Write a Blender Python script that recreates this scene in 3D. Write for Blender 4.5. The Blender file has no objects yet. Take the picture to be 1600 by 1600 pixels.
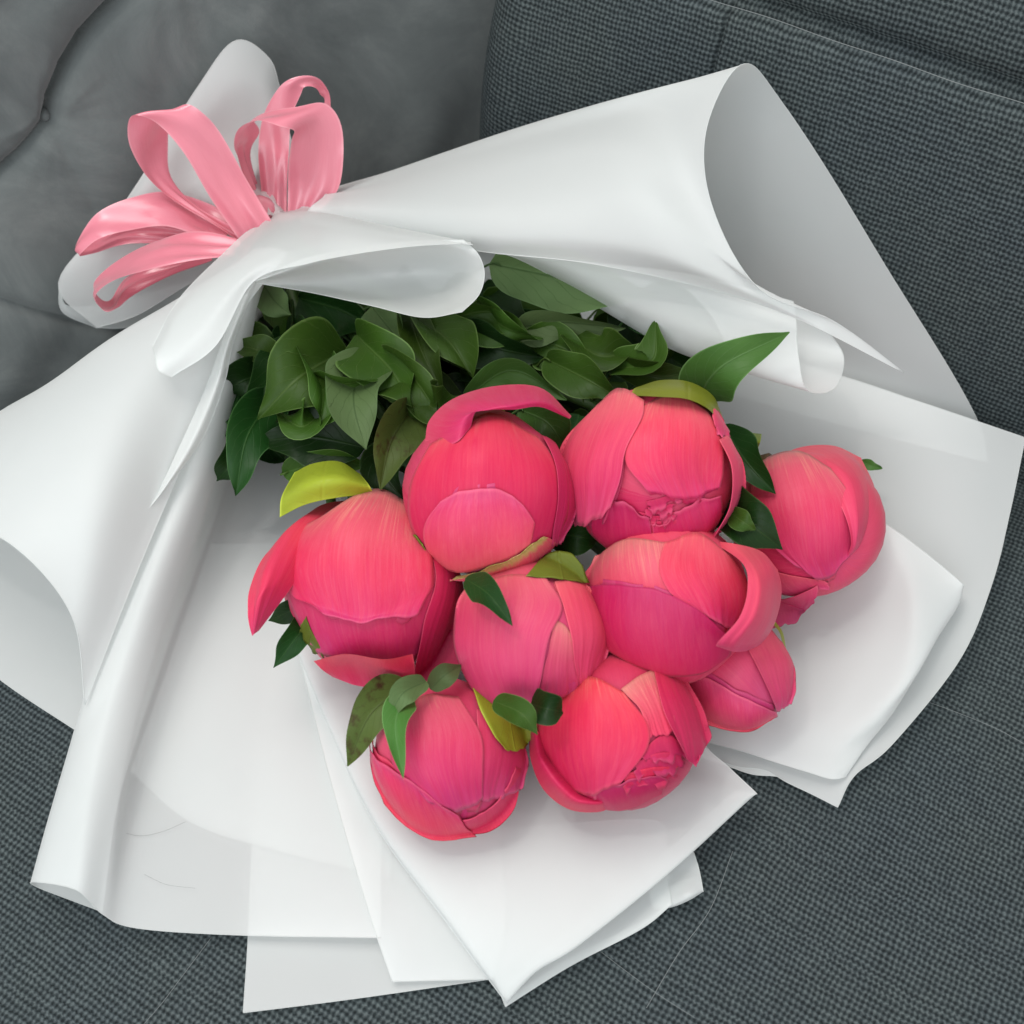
import bpy, math, random
import numpy as np
from mathutils import Vector
random.seed(7)
rng = np.random.default_rng(7)
S = bpy.context.scene
COL = S.collection

# ---------------------------------------------------------------- camera, light, exposure
PITCH = math.radians(56); DIST = .62; TGT = np.array([0, 0, .04]); HALF = math.radians(23)
CAM = TGT + DIST*np.array([0, -math.cos(PITCH), math.sin(PITCH)])
FW = np.array([0, math.cos(PITCH), -math.sin(PITCH)]); RT = np.array([1., 0, 0]); UPV = np.cross(RT, FW)
KT = math.tan(HALF)
cd = bpy.data.cameras.new('camera'); cam = bpy.data.objects.new('camera', cd); COL.objects.link(cam)
cam.location = CAM; cam.rotation_euler = (math.pi/2 - PITCH, 0, 0)
cd.sensor_width = 36; cd.lens = 18/KT; cd.clip_start = .01; cd.clip_end = 50
cd.dof.use_dof = True; cd.dof.focus_distance = .575; cd.dof.aperture_fstop = 11
S.camera = cam
w = bpy.data.worlds.new('World'); S.world = w; w.use_nodes = True
w.node_tree.nodes['Background'].inputs[0].default_value = (.95, .985, 1, 1)
w.node_tree.nodes['Background'].inputs[1].default_value = .82
def area(name, loc, tgt, size, power, col):
    l = bpy.data.lights.new(name, 'AREA'); l.shape = 'DISK'; l.size = size; l.energy = power; l.color = col
    o = bpy.data.objects.new(name, l); COL.objects.link(o); o.location = loc
    o.rotation_euler = (Vector(tgt)-Vector(loc)).to_track_quat('-Z', 'Y').to_euler(); return o
area('ceiling_lamp', (-.45, .3, 2.0), (0, 0, 0), 1.15, 15, (1, .965, .92))
area('ceiling_bulb', (-.62, -.1, 2.1), (0, 0, 0), .12, 3.5, (1, .97, .93))
area('front_fill_light', (-.7, -1.5, 1.5), (0, 0, 0), 1.5, 15, (.88, .95, 1))  # unseen fill added on the camera side to lift bud fronts and film insides
S.cycles.max_bounces = 7; S.cycles.diffuse_bounces = 3; S.cycles.glossy_bounces = 2; S.cycles.transmission_bounces = 4; S.cycles.transparent_max_bounces = 9; S.cycles.caustics_reflective = False; S.cycles.caustics_refractive = False
vs = S.view_settings; vs.view_transform = 'Standard'; vs.look = 'None'; vs.exposure = .2; vs.gamma = 1; vs.use_curve_mapping = False

# ---------------------------------------------------------------- helpers
def ray(x, y): return FW + RT*((x-800)/800*KT) + UPV*((800-y)/800*KT)
def P(x, y, z):                                   # point of the place at height z over the seat
    d = ray(x, y); return CAM + d*((z-CAM[2])/d[2])
def onplane(x, y, o, n):
    d = ray(x, y); return CAM + d*(np.dot(o-CAM, n)/np.dot(d, n))
def unit(v): v = np.asarray(v, float); return v/np.linalg.norm(v)
ORG = {}
def empty(name, loc, label, cat, group=None):
    o = bpy.data.objects.new(name, None); COL.objects.link(o); o.location = tuple(loc); o.empty_display_size = .02
    o['label'] = label; o['category'] = cat
    if group: o['group'] = group
    ORG[o.name] = np.array(loc, float); return o
def mk(name, V, F, mat, parent=None, uv=None, smooth=True, loc=None):
    V = np.asarray(V, float)
    org = ORG[parent.name] if parent else (np.array(loc, float) if loc is not None else np.zeros(3))
    me = bpy.data.meshes.new(name); me.from_pydata((V-org).tolist(), [], F); me.materials.append(mat)
    if uv is not None:
        l = me.uv_layers.new(name='UVMap'); uv = np.asarray(uv, float)
        idx = np.empty(len(me.loops), dtype=np.int32); me.loops.foreach_get('vertex_index', idx)
        l.data.foreach_set('uv', uv[idx].ravel())
    if smooth: me.polygons.foreach_set('use_smooth', [True]*len(me.polygons))
    o = bpy.data.objects.new(name, me); COL.objects.link(o)
    if parent: o.parent = parent
    elif loc is not None: o.location = tuple(org)
    ORG[o.name] = org; return o
def tag(o, label, cat, group=None):
    o['label'] = label; o['category'] = cat
    if group: o['group'] = group
def gridfaces(n, m, off=0):
    return [(off+i*m+j, off+i*m+j+1, off+(i+1)*m+j+1, off+(i+1)*m+j) for i in range(n-1) for j in range(m-1)]
def cr(pts, n):                                   # Catmull-Rom through points, index-parametrised
    p = np.asarray(pts, float); k = len(p)
    if k == 2: return p[0]+(p[1]-p[0])*np.linspace(0, 1, n)[:, None]
    q = np.vstack([2*p[0]-p[1], p, 2*p[-1]-p[-2]])
    u = np.linspace(0, k-1, n); i = np.minimum(u.astype(int), k-2); f = (u-i)[:, None]
    a, b, c, d = q[i], q[i+1], q[i+2], q[i+3]
    return .5*(2*b+(c-a)*f+(2*a-5*b+4*c-d)*f**2+(3*b-a-3*c+d)*f**3)
def loft(rows, n, m):                             # rows of 3D control points, all of one length
    R = np.array([cr(r, m) for r in rows]); k = R.shape[1]
    G = np.array([cr(R[:, j], n) for j in range(k)]).transpose(1, 0, 2)
    vv, uu = np.meshgrid(np.linspace(0, 1, n), np.linspace(0, 1, m), indexing='ij')
    return G.reshape(-1, 3), gridfaces(n, m), np.stack([uu.ravel(), vv.ravel()], 1)
def px(rows): return [[P(*p) if len(p) == 3 else p[3](*p[:3]) for p in r] for r in rows]
def tube(pts, r0, r1=None, seg=8, n=None):
    pts = np.asarray(pts, float)
    if n: pts = cr(pts, n)
    r1 = r0 if r1 is None else r1; V = []; F = []; N = len(pts); prev = None
    for i, p in enumerate(pts):
        t = unit(pts[min(i+1, N-1)]-pts[max(i-1, 0)])
        if prev is None: prev = unit(np.cross(t, [.3, .2, .9]))
        a = unit(prev-t*np.dot(prev, t)); prev = a; b = np.cross(t, a); r = r0+(r1-r0)*i/(N-1)
        for k in range(seg): V.append(p+r*(math.cos(k*2*math.pi/seg)*a+math.sin(k*2*math.pi/seg)*b))
    for i in range(N-1):
        for k in range(seg): F.append((i*seg+k, i*seg+(k+1) % seg, (i+1)*seg+(k+1) % seg, (i+1)*seg+k))
    F.append(tuple(range(seg))[::-1]); F.append(tuple((N-1)*seg+k for k in range(seg)))
    return V, F
def ss(a, b, x):
    t = np.clip((x-a)/(b-a), 0, 1); return t*t*(3-2*t)

# ---------------------------------------------------------------- materials
def newmat(name):
    m = bpy.data.materials.new(name); m.use_nodes = True; nt = m.node_tree
    return m, nt, nt.nodes, nt.links, nt.nodes['Principled BSDF']
def math_node(N, L, op, a, b=None, c=None):
    n = N.new('ShaderNodeMath'); n.operation = op
    for i, v in enumerate((a, b, c)):
        if v is None: continue
        if isinstance(v, (int, float)): n.inputs[i].default_value = v
        else: L.new(v, n.inputs[i])
    return n.outputs[0]
def ramp(N, L, fac, stops):
    r = N.new('ShaderNodeValToRGB'); e = r.color_ramp.elements
    while len(e) < len(stops): e.new(.5)
    for el, (p, c) in zip(e, stops): el.position = p; el.color = (*c, 1)
    L.new(fac, r.inputs[0]); return r.outputs[0]
def mixc(N, L, fac, a, b, mode='MIX'):
    n = N.new('ShaderNodeMix'); n.data_type = 'RGBA'; n.blend_type = mode
    for s, v in ((n.inputs[0], fac), (n.inputs[6], a), (n.inputs[7], b)):
        if isinstance(v, (int, float)): s.default_value = v
        elif isinstance(v, tuple): s.default_value = (*v, 1)
        else: L.new(v, s)
    return n.outputs[2]
def noise(N, L, vec, scale, detail=3, rough=.5, dist=0):
    n = N.new('ShaderNodeTexNoise'); n.inputs['Scale'].default_value = scale; n.inputs['Detail'].default_value = detail
    n.inputs['Roughness'].default_value = rough; n.inputs['Distortion'].default_value = dist
    if vec is not None: L.new(vec, n.inputs['Vector'])
    return n.outputs['Fac']
def mapping(N, L, vec, scale):
    n = N.new('ShaderNodeMapping'); n.inputs['Scale'].default_value = scale; L.new(vec, n.inputs['Vector']); return n.outputs[0]
def bump(N, L, h, strength, dist, bsdf, normal=None):
    n = N.new('ShaderNodeBump'); n.inputs['Strength'].default_value = strength; n.inputs['Distance'].default_value = dist
    L.new(h, n.inputs['Height'])
    if normal is not None: L.new(normal, n.inputs['Normal'])
    if bsdf: L.new(n.outputs[0], bsdf.inputs['Normal'])
    return n.outputs[0]

def weave_mat(pitch):
    m, nt, N, L, B = newmat('woven_upholstery')
    tc = N.new('ShaderNodeTexCoord'); uv = tc.outputs['UV']
    wob = N.new('ShaderNodeTexNoise'); wob.inputs['Scale'].default_value = 70; wob.inputs['Detail'].default_value = 5; wob.inputs['Roughness'].default_value = .62; L.new(uv, wob.inputs['Vector'])
    wsub = N.new('ShaderNodeVectorMath'); wsub.operation = 'SUBTRACT'; L.new(wob.outputs['Color'], wsub.inputs[0]); wsub.inputs[1].default_value = (.5, .5, .5)
    wsc = N.new('ShaderNodeVectorMath'); wsc.operation = 'SCALE'; L.new(wsub.outputs[0], wsc.inputs[0]); wsc.inputs['Scale'].default_value = .0034
    wad = N.new('ShaderNodeVectorMath'); wad.operation = 'ADD'; L.new(uv, wad.inputs[0]); L.new(wsc.outputs[0], wad.inputs[1])
    v = mapping(N, L, wad.outputs[0], (1/pitch, 1/(pitch*1.14), 1))
    sp = N.new('ShaderNodeSeparateXYZ'); L.new(v, sp.inputs[0])
    M = lambda *a: math_node(N, L, *a)
    x, y = sp.outputs[0], sp.outputs[1]
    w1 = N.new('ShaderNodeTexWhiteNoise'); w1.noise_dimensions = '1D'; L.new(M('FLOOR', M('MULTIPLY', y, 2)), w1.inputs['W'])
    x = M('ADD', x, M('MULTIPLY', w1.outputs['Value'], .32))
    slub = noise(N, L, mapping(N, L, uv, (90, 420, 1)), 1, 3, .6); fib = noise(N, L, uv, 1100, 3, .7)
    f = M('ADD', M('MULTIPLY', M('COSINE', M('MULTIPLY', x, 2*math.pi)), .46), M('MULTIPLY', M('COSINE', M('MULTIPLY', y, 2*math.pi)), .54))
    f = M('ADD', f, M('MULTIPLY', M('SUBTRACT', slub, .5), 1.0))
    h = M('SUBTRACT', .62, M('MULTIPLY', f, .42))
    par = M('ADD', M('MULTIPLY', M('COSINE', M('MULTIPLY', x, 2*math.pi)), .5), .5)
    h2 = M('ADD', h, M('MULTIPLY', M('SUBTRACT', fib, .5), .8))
    # per-cell yarn tint
    fl = N.new('ShaderNodeVectorMath'); fl.operation = 'FLOOR'; L.new(v, fl.inputs[0])
    wn = N.new('ShaderNodeTexWhiteNoise'); wn.noise_dimensions = '2D'; L.new(fl.outputs[0], wn.inputs['Vector'])
    big = noise(N, L, uv, 14, 4, .6)
    c1 = ramp(N, L, h2, [(.2, (.0105, .0138, .0148)), (.55, (.034, .0418, .0438)), (1., (.094, .108, .110))])  # ramp over weave height, recess shade painted into the yarn gaps
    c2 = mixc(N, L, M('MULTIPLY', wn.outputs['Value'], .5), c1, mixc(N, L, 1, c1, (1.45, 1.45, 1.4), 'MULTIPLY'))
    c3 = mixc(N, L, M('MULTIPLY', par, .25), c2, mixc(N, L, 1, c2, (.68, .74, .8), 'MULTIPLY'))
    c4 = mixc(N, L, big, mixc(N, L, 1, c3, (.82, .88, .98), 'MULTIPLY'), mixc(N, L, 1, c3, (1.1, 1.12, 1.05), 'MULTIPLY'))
    L.new(c4, B.inputs['Base Color']); B.inputs['Roughness'].default_value = .85
    B.inputs['Specular IOR Level'].default_value = .2
    bump(N, L, h2, .9, .0007, B); return m

def velvet_mat():
    m, nt, N, L, B = newmat('grey_velvet')
    uv = N.new('ShaderNodeTexCoord').outputs['Object']
    n1 = noise(N, L, uv, 13, 6, .68, 1.2); n2 = noise(N, L, mapping(N, L, uv, (1, 1, .25)), 60, 4, .7); n3 = noise(N, L, uv, 900, 2)
    c = ramp(N, L, n1, [(.28, (.086, .097, .098)), (.52, (.117, .129, .129)), (.74, (.158, .171, .169))])
    c = mixc(N, L, math_node(N, L, 'MULTIPLY', n2, .45), c, mixc(N, L, 1, c, (1.4, 1.4, 1.35), 'MULTIPLY'))
    L.new(c, B.inputs['Base Color']); B.inputs['Roughness'].default_value = .9; B.inputs['Specular IOR Level'].default_value = .15
    B.inputs['Sheen Weight'].default_value = .25; B.inputs['Sheen Roughness'].default_value = .5
    b1 = bump(N, L, n3, .25, .0004, None); bump(N, L, n2, .1, .002, B, b1); return m

def film_mat():
    m, nt, N, L, B = newmat('frosted_film')
    N.remove(B); out = N['Material Output']
    oc = N.new('ShaderNodeTexCoord').outputs['Object']
    n = noise(N, L, oc, 14, 3, .5, .3); g = noise(N, L, oc, 2600, 1)
    col = ramp(N, L, n, [(.3, (.87, .89, .878)), (.7, (.90, .912, .898))])
    dn = noise(N, L, oc, 42, 4, .55, .8); bm = bump(N, L, n, .18, .004, None); bm = bump(N, L, dn, .10, .0016, None, bm); bm = bump(N, L, g, .06, .0003, None, bm)
    d = N.new('ShaderNodeBsdfDiffuse'); L.new(col, d.inputs[0]); L.new(bm, d.inputs['Normal'])
    t = N.new('ShaderNodeBsdfTranslucent'); L.new(col, t.inputs[0])
    m1 = N.new('ShaderNodeMixShader'); m1.inputs[0].default_value = .34; L.new(d.outputs[0], m1.inputs[1]); L.new(t.outputs[0], m1.inputs[2])
    gl = N.new('ShaderNodeBsdfGlossy'); gl.inputs['Roughness'].default_value = .5; L.new(bm, gl.inputs['Normal'])
    m2 = N.new('ShaderNodeMixShader'); m2.inputs[0].default_value = .03; L.new(m1.outputs[0], m2.inputs[1]); L.new(gl.outputs[0], m2.inputs[2])
    tr = N.new('ShaderNodeBsdfTransparent'); tr.inputs[0].default_value = (.96, .98, .98, 1)
    m3 = N.new('ShaderNodeMixShader'); m3.inputs[0].default_value = .23; L.new(m2.outputs[0], m3.inputs[1]); L.new(tr.outputs[0], m3.inputs[2])
    L.new(m3.outputs[0], out.inputs['Surface']); return m

def petal_mat(name, stops, streak):
    m, nt, N, L, B = newmat(name)
    tc = N.new('ShaderNodeTexCoord'); uv = tc.outputs['UV']; ob = tc.outputs['Object']
    sp = N.new('ShaderNodeSeparateXYZ'); L.new(uv, sp.inputs[0])
    oi = N.new('ShaderNodeObjectInfo')
    off = N.new('ShaderNodeVectorMath'); off.operation = 'ADD'; L.new(uv, off.inputs[0])
    cb = N.new('ShaderNodeCombineXYZ'); r10 = math_node(N, L, 'MULTIPLY', oi.outputs['Random'], 17.3)
    L.new(r10, cb.inputs[0]); L.new(r10, cb.inputs[2]); L.new(cb.outputs[0], off.inputs[1])
    st = noise(N, L, mapping(N, L, off.outputs[0], (15, 1.2, 1)), 1, 7, .76, 1.6)
    st2 = noise(N, L, mapping(N, L, off.outputs[0], (44, 2.6, 1)), 1, 7, .78, 1.4)
    bl = noise(N, L, ob, 28, 3, .55)
    v = math_node(N, L, 'ADD', sp.outputs[1], math_node(N, L, 'MULTIPLY', math_node(N, L, 'SUBTRACT', st, .5), .55))
    v = math_node(N, L, 'ADD', v, math_node(N, L, 'MULTIPLY', math_node(N, L, 'SUBTRACT', bl, .5), .35))
    c = ramp(N, L, v, stops)
    c = mixc(N, L, math_node(N, L, 'MULTIPLY', ramp(N, L, st2, [(.46, (0, 0, 0)), (.76, (1, 1, 1))]), .42), c, streak)
    c = mixc(N, L, math_node(N, L, 'MULTIPLY', ramp(N, L, st2, [(.28, (1, 1, 1)), (.45, (0, 0, 0))]), .2), c, mixc(N, L, 1, c, (.72, .45, .6), 'MULTIPLY'))
    mg = math_node(N, L, 'MAXIMUM', math_node(N, L, 'ABSOLUTE', math_node(N, L, 'SUBTRACT', math_node(N, L, 'MULTIPLY', sp.outputs[0], 2), 1)), sp.outputs[1])
    c = mixc(N, L, math_node(N, L, 'MULTIPLY', ramp(N, L, mg, [(.955, (0, 0, 0)), (.985, (1, 1, 1))]), .14), c, (.86, .22, .28))
    wi = math_node(N, L, 'MULTIPLY', ramp(N, L, st, [(.5, (0, 0, 0)), (.62, (1, 1, 1))]), ramp(N, L, sp.outputs[1], [(.12, (1, 1, 1)), (.42, (0, 0, 0))]))
    c = mixc(N, L, math_node(N, L, 'MULTIPLY', wi, .55), c, (.78, .40, .27))
    hs = N.new('ShaderNodeHueSaturation'); L.new(c, hs.inputs['Color'])
    L.new(math_node(N, L, 'ADD', math_node(N, L, 'MULTIPLY', oi.outputs['Random'], .012), .494), hs.inputs['Hue'])
    L.new(math_node(N, L, 'ADD', math_node(N, L, 'MULTIPLY', oi.outputs['Random'], .26), .87), hs.inputs['Value'])
    L.new(hs.outputs[0], B.inputs['Base Color']); B.inputs['Roughness'].default_value = .46
    B.inputs['Specular IOR Level'].default_value = .24
    B.inputs['Subsurface Weight'].default_value = 0; B.inputs['Subsurface Radius'].default_value = (1, .25, .25); B.inputs['Subsurface Scale'].default_value = .004
    B.inputs['Sheen Weight'].default_value = .05; B.inputs['Sheen Roughness'].default_value = .4; B.inputs['Sheen Tint'].default_value = (1, .7, .8, 1)
    b1 = bump(N, L, st2, .10, .0005, None); b1 = bump(N, L, st, .12, .001, None, b1); gr = noise(N, L, ob, 700, 3, .6); b1 = bump(N, L, gr, .12, .0005, None, b1); bump(N, L, bl, .25, .003, B, b1); return m

def leaf_mat(name, c0, c1, vein, rough=.42, brown=0):
    m, nt, N, L, B = newmat(name)
    tc = N.new('ShaderNodeTexCoord'); uv = tc.outputs['UV']; ob = tc.outputs['Object']
    sp = N.new('ShaderNodeSeparateXYZ'); L.new(uv, sp.inputs[0]); M = lambda *a: math_node(N, L, *a)
    wob = noise(N, L, ob, 70, 3)
    du = M('ABSOLUTE', M('SUBTRACT', sp.outputs[0], .5))
    rib = M('SUBTRACT', 1, M('MULTIPLY', du, 38)); rib = M('MAXIMUM', rib, 0)
    ph = M('ADD', M('SUBTRACT', M('MULTIPLY', sp.outputs[1], 7), M('MULTIPLY', du, 5.5)), M('MULTIPLY', wob, 1.3))
    sv = M('ABSOLUTE', M('SUBTRACT', M('FRACT', ph), .5)); sv = M('MAXIMUM', M('SUBTRACT', 1, M('MULTIPLY', sv, 22)), 0)
    vn = M('MAXIMUM', rib, M('MULTIPLY', sv, .55))
    oi = N.new('ShaderNodeObjectInfo')
    n1 = noise(N, L, ob, 40, 4, .6)
    c = mixc(N, L, n1, c0, c1)
    c = mixc(N, L, M('MULTIPLY', vn, .75), c, vein)
    c = mixc(N, L, M('MULTIPLY', ramp(N, L, du, [(.472, (0, 0, 0)), (.492, (1, 1, 1))]), .45), c, tuple(min(1, q*2.2+.03) for q in vein))
    if brown:
        nb = noise(N, L, ob, 55, 4, .65); c = mixc(N, L, ramp(N, L, nb, [(.56, (0, 0, 0)), (.66, (1, 1, 1))]), c, (.055, .03, .012))
    hs = N.new('ShaderNodeHueSaturation'); L.new(c, hs.inputs['Color'])
    L.new(M('ADD', M('MULTIPLY', oi.outputs['Random'], .8), .6), hs.inputs['Value'])
    L.new(M('ADD', M('MULTIPLY', oi.outputs['Random'], .02), .49), hs.inputs['Hue'])
    L.new(hs.outputs[0], B.inputs['Base Color']); B.inputs['Roughness'].default_value = rough
    B.inputs['Specular IOR Level'].default_value = .2
    tl = N.new('ShaderNodeBsdfTranslucent'); L.new(hs.outputs[0], tl.inputs[0]); mx = N.new('ShaderNodeMixShader'); mx.inputs[0].default_value = .18
    L.new(B.outputs[0], mx.inputs[1]); L.new(tl.outputs[0], mx.inputs[2]); L.new(mx.outputs[0], N['Material Output'].inputs['Surface'])
    b1 = bump(N, L, vn, .35, -.0008, None); bump(N, L, n1, .3, .0025, B, b1); return m

def satin_mat():
    m, nt, N, L, B = newmat('pink_satin')
    uv = N.new('ShaderNodeTexCoord').outputs['UV']
    n1 = noise(N, L, mapping(N, L, uv, (90, 2, 1)), 1, 2)
    sp = N.new('ShaderNodeSeparateXYZ'); L.new(uv, sp.inputs[0]); M = lambda *a: math_node(N, L, *a)
    ed = ramp(N, L, M('ABSOLUTE', M('SUBTRACT', sp.outputs[0], .5)), [(.455, (0, 0, 0)), (.475, (1, 1, 1))])
    c = mixc(N, L, n1, (.80, .225, .30), (.88, .29, .36)); c = mixc(N, L, M('MULTIPLY', ed, .3), c, (.92, .5, .55))
    L.new(c, B.inputs['Base Color']); B.inputs['Roughness'].default_value = .26; B.inputs['Specular IOR Level'].default_value = .9
    B.inputs['Anisotropic'].default_value = .75; B.inputs['Sheen Weight'].default_value = .15
    tl = N.new('ShaderNodeBsdfTranslucent'); L.new(c, tl.inputs[0]); mx = N.new('ShaderNodeMixShader'); mx.inputs[0].default_value = .22
    L.new(B.outputs[0], mx.inputs[1]); L.new(tl.outputs[0], mx.inputs[2]); L.new(mx.outputs[0], N['Material Output'].inputs['Surface'])
    b1 = bump(N, L, n1, .05, .0003, None); L.new(b1, B.inputs['Normal']); return m
def plain(name, col, rough=.6):
    m, nt, N, L, B = newmat(name); ob = N.new('ShaderNodeTexCoord').outputs['Object']
    L.new(mixc(N, L, noise(N, L, ob, 60), col, tuple(x*.7 for x in col)), B.inputs['Base Color']); B.inputs['Roughness'].default_value = rough; return m

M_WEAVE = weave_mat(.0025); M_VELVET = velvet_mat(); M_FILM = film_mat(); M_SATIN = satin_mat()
PK = {
 'hot':   petal_mat('petal_hot_pink', [(.0, (0.526, 0.218, 0.123)), (.2, (0.639, 0.052, 0.084)), (.5, (0.583, 0.018, 0.072)), (.85, (0.508, 0.013, 0.080)), (1., (0.526, 0.024, 0.104))], (0.667, 0.071, 0.123)),
 'coral': petal_mat('petal_coral', [(.0, (0.529, 0.261, 0.194)), (.2, (0.647, 0.085, 0.127)), (.5, (0.620, 0.034, 0.091)), (.85, (0.566, 0.023, 0.104)), (1., (0.538, 0.031, 0.137))], (0.693, 0.122, 0.182)),
 'rose':  petal_mat('petal_rose', [(.0, (0.545, 0.277, 0.190)), (.2, (0.677, 0.105, 0.138)), (.5, (0.630, 0.052, 0.119)), (.85, (0.573, 0.035, 0.128)), (1., (0.583, 0.055, 0.166))], (0.714, 0.143, 0.199)),
 'stripe': petal_mat('petal_green_striped', [(.0, (0.254, 0.252, 0.048)), (.42, (0.432, 0.294, 0.095)), (.62, (0.611, 0.076, 0.133)), (1., (0.536, 0.029, 0.114))], (0.583, 0.336, 0.228)),
}
M_SEPAL = leaf_mat('sepal_yellow_green', (.24, .29, .02), (.36, .40, .035), (.31, .35, .03), .4)
M_SEPALG = leaf_mat('sepal_green', (.12, .18, .02), (.22, .24, .03), (.18, .22, .03), .42)
LM = {
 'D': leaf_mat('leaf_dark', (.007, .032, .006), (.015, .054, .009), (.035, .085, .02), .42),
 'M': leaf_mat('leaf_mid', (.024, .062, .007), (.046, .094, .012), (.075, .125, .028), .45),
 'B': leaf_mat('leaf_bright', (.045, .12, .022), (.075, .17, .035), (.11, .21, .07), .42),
 'P': leaf_mat('leaf_pale_underside', (.075, .125, .042), (.105, .155, .06), (.04, .075, .022), .55),
 'O': leaf_mat('leaf_olive_browned', (.07, .11, .02), (.10, .15, .035), (.06, .08, .02), .5, 1),
}
M_STEM = plain('green_stem', (.05, .11, .02), .45); M_BROWN = plain('dry_bract', (.09, .045, .015), .6)
M_THREAD = plain('pale_thread', (.22, .24, .24), .7); M_HAIR = plain('dark_hair', (.05, .035, .03), .4)

# ---------------------------------------------------------------- sofa
A = P(745, 352, 0); Bp = P(1600, 715, 0)
cdir = unit(Bp-A); nfr = np.array([cdir[1], -cdir[0], 0.])         # along the crease, and out of the back cushion
rec = math.radians(10); bup = -nfr*math.sin(rec)+np.array([0, 0, math.cos(rec)]); bn = np.cross(cdir, bup); bn = bn if bn.dot(nfr) > 0 else -bn
def PB(x, y, o): return onplane(x, y, A+bn*o, bn)                   # o metres in front of the back cushion
Q1 = P(745, 285, 0); Q2 = P(0, 640, 0); adir = unit(Q2-Q1); anr = np.array([-adir[1], adir[0], 0.]); anr = anr if anr[1] < 0 else -anr
arec = math.radians(16); aup = -anr*math.sin(arec)+np.array([0, 0, math.cos(arec)]); an = np.cross(adir, aup); an = an if an.dot(anr) > 0 else -an
def PA(x, y, o): return onplane(x, y, Q1+an*o, an)
sofa = empty('sofa', (0, 0, -.16), 'grey sofa with woven seat, woven back cushion and tufted smooth armrest', 'sofa')
# seat: top grid with rounded front edge, sides and bottom
def seat():
    V = []; F = []; UV = []; n, m = 90, 100
    for i in range(n):
        for j in range(m):
            a = -.75+1.6*j/(m-1); b = -.12+.95*i/(n-1)              # a along crease, b out of the back
            p = A+cdir*a+nfr*b
            z = .003*math.sin(a*9+1)*math.sin(b*7)+.0015*math.sin(a*31+b*17)-.012*ss(.06, -.02, b)
            z -= .05*ss(.72, .83, b)**2
            V.append((p[0], p[1], z-.0035)); UV.append((a, b))
    F = gridfaces(n, m); k = len(V)
    ring = [j for j in range(m)]+[i*m+m-1 for i in range(1, n)]+[(n-1)*m+j for j in range(m-2, -1, -1)]+[i*m for i in range(n-2, 0, -1)]
    for r in ring: V.append((V[r][0], V[r][1], -.16)); UV.append((UV[r][0]+.16, UV[r][1]+.16))
    R = len(ring)
    for q in range(R): F.append((ring[q], ring[(q+1) % R], k+(q+1) % R, k+q))
    F.append(tuple(range(k, k+R)))
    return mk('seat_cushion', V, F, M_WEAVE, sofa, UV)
seat()
def back():
    # plan path: side, rounded corner, long front; profile: bulging front panel, seam groove, upper panel rolling back
    rc = .028; plan = []
    for t in np.linspace(.16, rc, 14)[:-1]: plan.append((0, -t, -1, 0))
    for t in np.linspace(0, math.pi/2, 12): plan.append((rc-rc*math.cos(t), -rc+rc*math.sin(t), -math.cos(t), math.sin(t)))
    for t in np.sort(np.concatenate([np.linspace(rc, .6, 230)[1:], np.linspace(.1301, .1459, 40)])): plan.append((t, 0, 0, 1))
    hs = .191; prof = []
    for t in np.linspace(0, 1, 46): h = -.03+t*(hs+.03); prof.append((h, .012*math.sin(math.pi*min(1, max(0, (h+.03)/(hs+.03))))**.6))
    g0 = len(prof)-1
    for t in np.linspace(0, 1, 40)[1:]:
        ang = t*2.2; prof.append((hs+.085*math.sin(min(ang, 1.57))*1.0, -.004+.010*math.sin(min(1, t*3)*math.pi*.5)-.085*(1-math.cos(ang))))
    V = []; UV = []; al = 0; lastp = None
    for i, (x, y, nx, ny) in enumerate(plan):
        if lastp is not None: al += math.hypot(x-lastp[0], y-lastp[1])
        lastp = (x, y); ar = 0; lp = None
        for j, (h, d) in enumerate(prof):
            if lp is not None: ar += math.hypot(h-lp[0], d-lp[1])
            lp = (h, d)
            dd = d-.008*math.exp(-((h-hs-.003)/.0045)**2)*(1 if j > 5 else 0)
            dd -= .0028*math.exp(-abs(x-.138)/.0014)*ss(.12, .16, h)
            dd += .002*math.sin(x*23+h*11)*math.sin(h*19)
            p = A+cdir*(x+nx*dd)+bn*(y+ny*dd)+bup*h
            V.append(p); UV.append((al+.3, ar))
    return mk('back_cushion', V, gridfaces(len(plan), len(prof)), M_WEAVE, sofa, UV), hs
bc, HS = back()
sv = [A+cdir*x+bn*(.0005+.0006*math.sin(x*60))+bup*(HS+.0004*math.sin(x*90)) for x in np.linspace(.02, .7, 160)]
v, f = tube(sv, .0002, seg=5); mk('seam_thread', v, f, M_THREAD, bc)
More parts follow.
